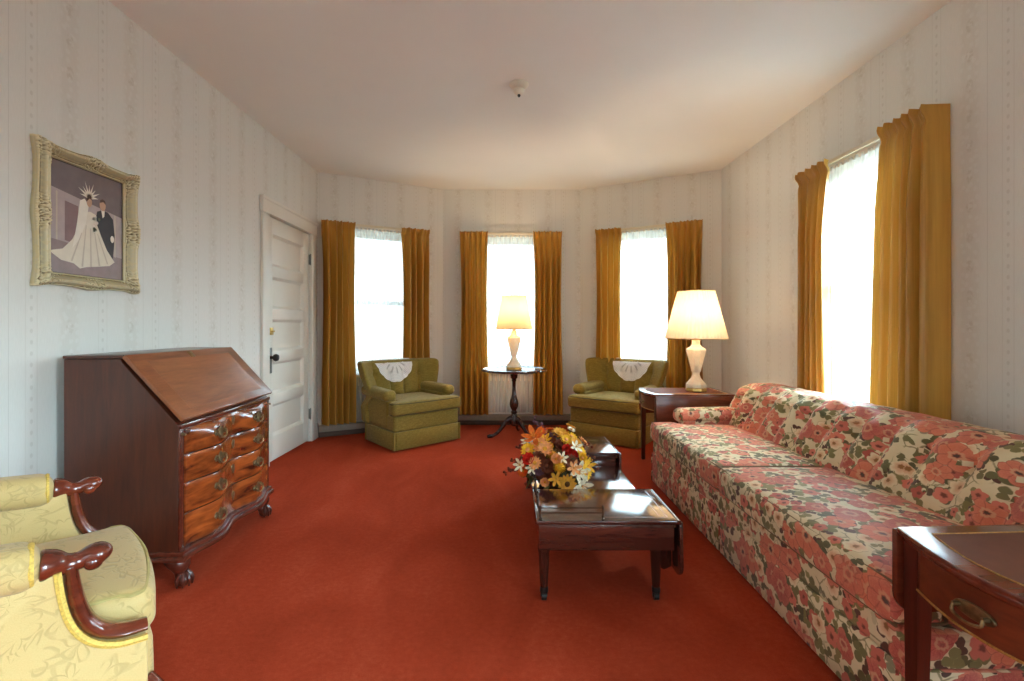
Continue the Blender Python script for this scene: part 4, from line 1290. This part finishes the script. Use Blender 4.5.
for a_ in (('lily', YEL, .040, 545, 440, 2.56), ('rose', PCH, .030, 556, 459, 2.45), ('daisy', YEL, .034, 566, 440, 2.60), ('lily', PCH, .042, 574, 468, 2.46), ('rose', YEL, .030, 582, 458, 2.52),
           ('daisy', PCH, .034, 535, 463, 2.46), ('rose', GLD, .028, 549, 447, 2.54), ('lily', WHT, .036, 576, 447, 2.54), ('lily', GLD, .040, 556, 479, 2.42), ('daisy', ORG, .030, 541, 432, 2.60),
           ('lily', WHT, .034, 562, 458, 2.46), ('rose', PCH, .026, 545, 482, 2.44), ('lily', YEL, .044, 588, 466, 2.50), ('daisy', WHT, .026, 571, 430, 2.72)):
    put(*a_)
# stems to each head
st = MB()
for p in heads:
    a = FO + Vector(((p.x - FO.x) * .25, (p.y - FO.y) * .25, .045))
    st.add(tube(spline([tuple(a), tuple(a.lerp(p, .5) + Vector((0, 0, .02))), tuple(p)], 4), .002, 5))
o = st.build('stems', LEAF, fa, FO); o['kind'] = 'stuff'
# foliage filling
lv = MB()
for k in range(150):
    th = rf.uniform(0, 2 * pi); ph = rf.uniform(-.25, 1.3); R = rf.uniform(.09, .165)
    p = FO + Vector((R * 1.15 * cos(th) * cos(ph), R * cos(th + pi / 2) * -cos(ph) * 1.0, .085 + .125 * sin(ph) * R / .14))
    p = FO + Vector((R * 1.15 * cos(th) * cos(ph), R * sin(th) * cos(ph), .085 + .95 * R * sin(ph)))
    if p.z < FO.z + .02: p.z = FO.z + .02
    d = (p - FO - Vector((0, 0, .06))) + Vector((rf.uniform(-.08, .08), rf.uniform(-.08, .08), rf.uniform(-.06, .06)))
    lv.add(xf(petal_vf(rf.uniform(.045, .075), rf.uniform(.018, .03), .5, rf.uniform(0, 6)), aim(p, d)), 0 if k % 3 else 1)
o = lv.build('foliage', [LEAF, RUST], fa, FO, smooth=70); o['kind'] = 'stuff'
def sprig(px, py, Y, n, mat):
    p = Vector(((px - 507) / FPX * Y, Y, CAM_H - (py - 327) / FPX * Y))
    a = FO + Vector((0, 0, .07)); c = a.lerp(p, .6) + Vector((0, 0, .03))
    path = spline([tuple(a), tuple(c), tuple(p)], 8)
    m = MB().add(tube(path, .0018, 5))
    for k in range(n):
        q = Vector(path[int(len(path) * (.5 + .49 * k / n))])
        m.add(ball(q + Vector((rf.uniform(-.014, .014), rf.uniform(-.014, .014), rf.uniform(-.014, .014))), rf.uniform(.005, .0085), 8, 6))
    m.build('berry_sprig', mat, fa, FO)
for a in ((505, 473, 2.55, 14, RUST), (511, 461, 2.60, 12, BRN), (526, 487, 2.50, 10, RUST), (592, 458, 2.60, 12, BRN), (590, 445, 2.75, 12, RUST), (597, 466, 2.58, 10, BRN), (534, 419, 2.74, 16, PUR), (541, 425, 2.70, 12, PUR), (516, 447, 2.62, 10, RUST)):
    sprig(*a)

# ------------------------------------------------------------------ wedding picture
pf = thing('framed_photograph', 'wedding photograph in an ornate pale gold frame on the left wall', 'picture', (-1.93, 2.224, 1.595), radians(90))
FW, FH, IW, IH = .268, .303, .192, .242       # half sizes
def frame_ring():
    m = MB(); rn = random.Random(3)
    p0 = [(0, .006), (.05, .014), (.10, .016), (.16, .012), (.30, .020), (.46, .036), (.60, .046), (.72, .044), (.82, .030), (.90, .024), (.96, .026), (1.0, .014), (1.0, .0)]
    prof = []
    for a_, b_ in zip(p0, p0[1:]):
        for q in range(3): prof.append((a_[0] + (b_[0] - a_[0]) * q / 3, a_[1] + (b_[1] - a_[1]) * q / 3))
    prof.append(p0[-1])
    def side(ax, sgn):
        nu = 240; V = []
        Lo, Li = (FW, IW) if ax == 'x' else (FH, IH)
        No, Ni = (FH, IH) if ax == 'x' else (FW, IW)
        for i in range(nu + 1):
            s = -1 + 2 * i / nu
            sw = .011 * (exp(-(s / .26) ** 2) + exp(-((abs(s) - 1) / .16) ** 2)) - .007
            orn = max(exp(-(s / .22) ** 4), exp(-((abs(s) - 1) / .20) ** 2))
            for k, (t, h) in enumerate(prof):
                along = s * (Li + (Lo - Li) * t)
                out = Ni + (No - Ni + sw) * t
                if abs(s) == 1: out = Ni + (No - Ni + sw) * t; along = s * (Li + (Lo - Li + sw) * t)
                hh = h
                if .12 < t < .97:
                    q = Vector((along * 70, out * 70, sgn * 5 + (9 if ax == 'x' else 0)))
                    r1 = 1 - 2.2 * abs(mnoise.noise(q)); r2 = 1 - 2.2 * abs(mnoise.noise(q * 2.1))
                    hh += orn * (.0075 * r1 + .004 * r2 + .002)
                x, z = (along, sgn * out) if ax == 'x' else (sgn * out, along)
                V.append(Vector((x, -hh - .001, z)))
        n = len(prof)
        F = [[i * n + k, i * n + k + 1, (i + 1) * n + k + 1, (i + 1) * n + k] for i in range(nu) for k in range(n - 1)]
        if (ax == 'x') == (sgn > 0): F = [f[::-1] for f in F]
        m.add((V, F))
    for ax in 'xz':
        for sg in (-1, 1): side(ax, sg)
    return m
def gilt():
    t = NT('pale gilt carved frame'); v = t.coord()
    n = t.noise(v, 60, 4, .6).outputs[0]
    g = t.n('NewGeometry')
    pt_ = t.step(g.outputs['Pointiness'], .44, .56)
    c = t.mix(pt_, lin(112, 96, 62), lin(232, 220, 182))  # carving shade put into the colour: crevices darkened, ridges paler
    c = t.mix(t.math('MULTIPLY', t.step(n, .45, .62), .45), c, lin(206, 184, 130))
    return t.finish(t.principled(c, .42, .1, .5))
M['gilt'] = gilt()
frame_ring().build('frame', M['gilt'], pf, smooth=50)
def photo():
    m = MB()
    S = lambda u, v: (-.192 + .384 * u, .24 - .48 * v)          # u right, v down, 0..1
    def poly(pts, mi, y):
        V = [Vector((S(*p)[0], -y, S(*p)[1])) for p in pts]
        V2 = [v + Vector((0, .0004, 0)) for v in V]; n = len(V)
        m.add((V + V2, [list(range(n))[::-1]] + [[i, (i + 1) % n, n + (i + 1) % n, n + i] for i in range(n)]), mi)
    def ell(u, v, a, b, mi, y, n=18, rot=0):
        poly([(u + a * cos(2 * pi * k / n) * cos(rot) - b * sin(2 * pi * k / n) * sin(rot), v + a * cos(2 * pi * k / n) * sin(rot) * .87 + b * sin(2 * pi * k / n) * cos(rot)) for k in range(n)], mi, y)
    poly([(0, 0), (1, 0), (1, .36), (0, .24)], 0, .0030)            # dim ceiling
    poly([(0, .24), (1, .36), (1, .78), (0, .70)], 1, .0030)        # pale wall
    poly([(0, .70), (1, .78), (1, 1), (0, 1)], 2, .0030)            # floor
    poly([(.19, .34), (.36, .36), (.34, .72), (.19, .70)], 3, .0033)   # doorway
    poly([(.08, .27), (.10, .275), (.10, .71), (.08, .705)], 4, .0033); poly([(.88, .35), (.90, .35), (.90, .78), (.88, .775)], 4, .0033)
    # groom: dark suit, trousers, head, hand
    poly([(.62, .36), (.70, .33), (.78, .34), (.86, .40), (.885, .56), (.87, .70), (.855, .80), (.70, .80), (.63, .60), (.60, .45)], 5, .0036)
    poly([(.68, .335), (.73, .335), (.725, .39), (.70, .41)], 6, .0039)
    ell(.70, .285, .045, .055, 7, .0042); poly([(.66, .265), (.665, .235), (.70, .222), (.735, .235), (.745, .27), (.71, .25)], 8, .0044)
    ell(.845, .60, .028, .035, 6, .0042)
    # bride: train and gown, bodice, veil, head, headdress, bouquet
    poly([(.44, .40), (.52, .38), (.60, .40), (.62, .50), (.68, .60), (.76, .72), (.88, .83), (.80, .875), (.62, .90), (.46, .92), (.38, .94), (.30, .90), (.14, .885), (.02, .83), (.02, .81), (.16, .78), (.28, .68), (.36, .55)], 9, .0046)
    poly([(.38, .30), (.44, .27), (.50, .32), (.46, .50), (.38, .66), (.28, .76), (.34, .52)], 6, .0048)
    for a, b in (((.46, .52), (.40, .92)), ((.52, .54), (.52, .91)), ((.57, .54), (.64, .89)), ((.62, .58), (.76, .86)), ((.40, .60), (.26, .88))):
        poly([a, (a[0] + .008, a[1]), (b[0] + .022, b[1]), (b[0], b[1])], 4, .0049)
    ell(.505, .285, .038, .055, 7, .0052)
    poly([(.465, .30), (.47, .24), (.505, .225), (.54, .24), (.545, .27), (.51, .255), (.48, .28)], 8, .0054)
    for k in range(9):
        a = -pi * (k + .2) / 8.4; L = .13 + .035 * (k % 2)
        c, s = cos(a), sin(a) * .9
        poly([(.505 + .03 * c - .014 * s, .245 + .03 * s + .014 * c), (.505 + L * c, .245 + L * s), (.505 + .03 * c + .014 * s, .245 + .03 * s - .014 * c)], 6, .0056)
    for k in range(12):
        ell(.60 + rb.uniform(-.045, .045), .46 + rb.uniform(-.06, .10), .018, .016, 6 if k % 3 else 10, .0058, 8)
    return m
rb = random.Random(8)
pmats = [plain('photo ' + n, lin(*c), .5, var=v, vscale=20, spec=.2, coat=.6) for n, c, v in (('dim ceiling', (116, 102, 104), .1), ('wall', (178, 162, 160), .08), ('floor', (148, 130, 130), .1), ('doorway', (140, 112, 112), .1), ('fold line', (196, 182, 166), .05), ('dark suit', (58, 56, 62), .1), ('white cloth', (234, 226, 212), .05), ('skin', (196, 156, 130), .05), ('hair', (78, 56, 44), .1), ('gown', (222, 212, 194), .05), ('bouquet leaf', (112, 112, 92), .1))]
photo().build('photograph', pmats, pf, smooth=0)
part('backing_board', box(-.22, -.0028, -.27, .22, 0, .27, 0), M['dark'], pf)

# ------------------------------------------------------------------ small ceiling fixture
cf = thing('ceiling_fixture', 'small ivory ceiling fixture with a dark pointed tip', 'ceiling fixture', (.078, 3.14, CEIL))
part('canopy', lathe([(.062, 0), (.064, -.006), (.056, -.018), (.040, -.026), (.024, -.030)], 28), M['porcelain'], cf)
part('socket', lathe([(.024, -.028), (.034, -.036), (.036, -.050), (.028, -.064), (.014, -.070)], 24), M['porcelain'], cf)
tp = part('tip', lathe([(.010, -.068), (.010, -.078), (.004, -.086)], 14), M['iron'], cf); tp['label'] = 'dark metal tip'
part('hook', tube(spline([(.02, .01, -.026), (.03, .03, -.030), (.03, .05, -.018), (.022, .055, -.004)], 5), .003, 6), M['porcelain'], cf)

# ------------------------------------------------------------------ daylight
SKY, SKY_SUN = 3.0, 54.0
w = bpy.data.worlds.new('daylight'); scene.world = w; w.use_nodes = True
t = w.node_tree; t.nodes.clear()
o = t.nodes.new('ShaderNodeOutputWorld'); bg = t.nodes.new('ShaderNodeBackground'); t.links.new(bg.outputs[0], o.inputs[0])
def wn(typ, **k):
    n = t.nodes.new('ShaderNode' + typ)
    for a, v in k.items(): setattr(n, a, v)
    return n
tc = wn('TexCoord'); sp = wn('SeparateXYZ'); t.links.new(tc.outputs['Generated'], sp.inputs[0])
mr = wn('MapRange'); mr.inputs[1].default_value = -.15; mr.inputs[2].default_value = .25; t.links.new(sp.outputs[2], mr.inputs[0])
rp = wn('ValToRGB'); t.links.new(mr.outputs[0], rp.inputs[0])
rp.color_ramp.elements[0].color = (.52, .62, .60, 1); rp.color_ramp.elements[1].color = (.70, .97, 1.13, 1)
t.links.new(rp.outputs[0], bg.inputs[0])
# the hazy sky is brightest on the sun's side, towards +X
sun_side = wn('MapRange', interpolation_type='SMOOTHSTEP')
sun_side.inputs[1].default_value = .10; sun_side.inputs[2].default_value = .85
sun_side.inputs[3].default_value = SKY; sun_side.inputs[4].default_value = SKY_SUN
up = wn('MapRange', interpolation_type='SMOOTHSTEP'); up.inputs[1].default_value = -.25; up.inputs[2].default_value = .35
t.links.new(sp.outputs[2], up.inputs[0])
mu = wn('Math', operation='MULTIPLY'); t.links.new(sp.outputs[0], mu.inputs[0]); t.links.new(up.outputs[0], mu.inputs[1])
t.links.new(mu.outputs[0], sun_side.inputs[0]); t.links.new(sun_side.outputs[0], bg.inputs[1])

scene.view_settings.view_transform = 'Standard'; scene.view_settings.look = 'None'
scene.view_settings.gamma = 1.0; scene.view_settings.use_curve_mapping = False
scene.view_settings.exposure = 0.36
scene.cycles.max_bounces = 14; scene.cycles.diffuse_bounces = 8; scene.cycles.glossy_bounces = 4
scene.cycles.transmission_bounces = 10; scene.cycles.transparent_max_bounces = 16
scene.cycles.sample_clamp_indirect = 8.0
scene.cycles.use_denoising = True
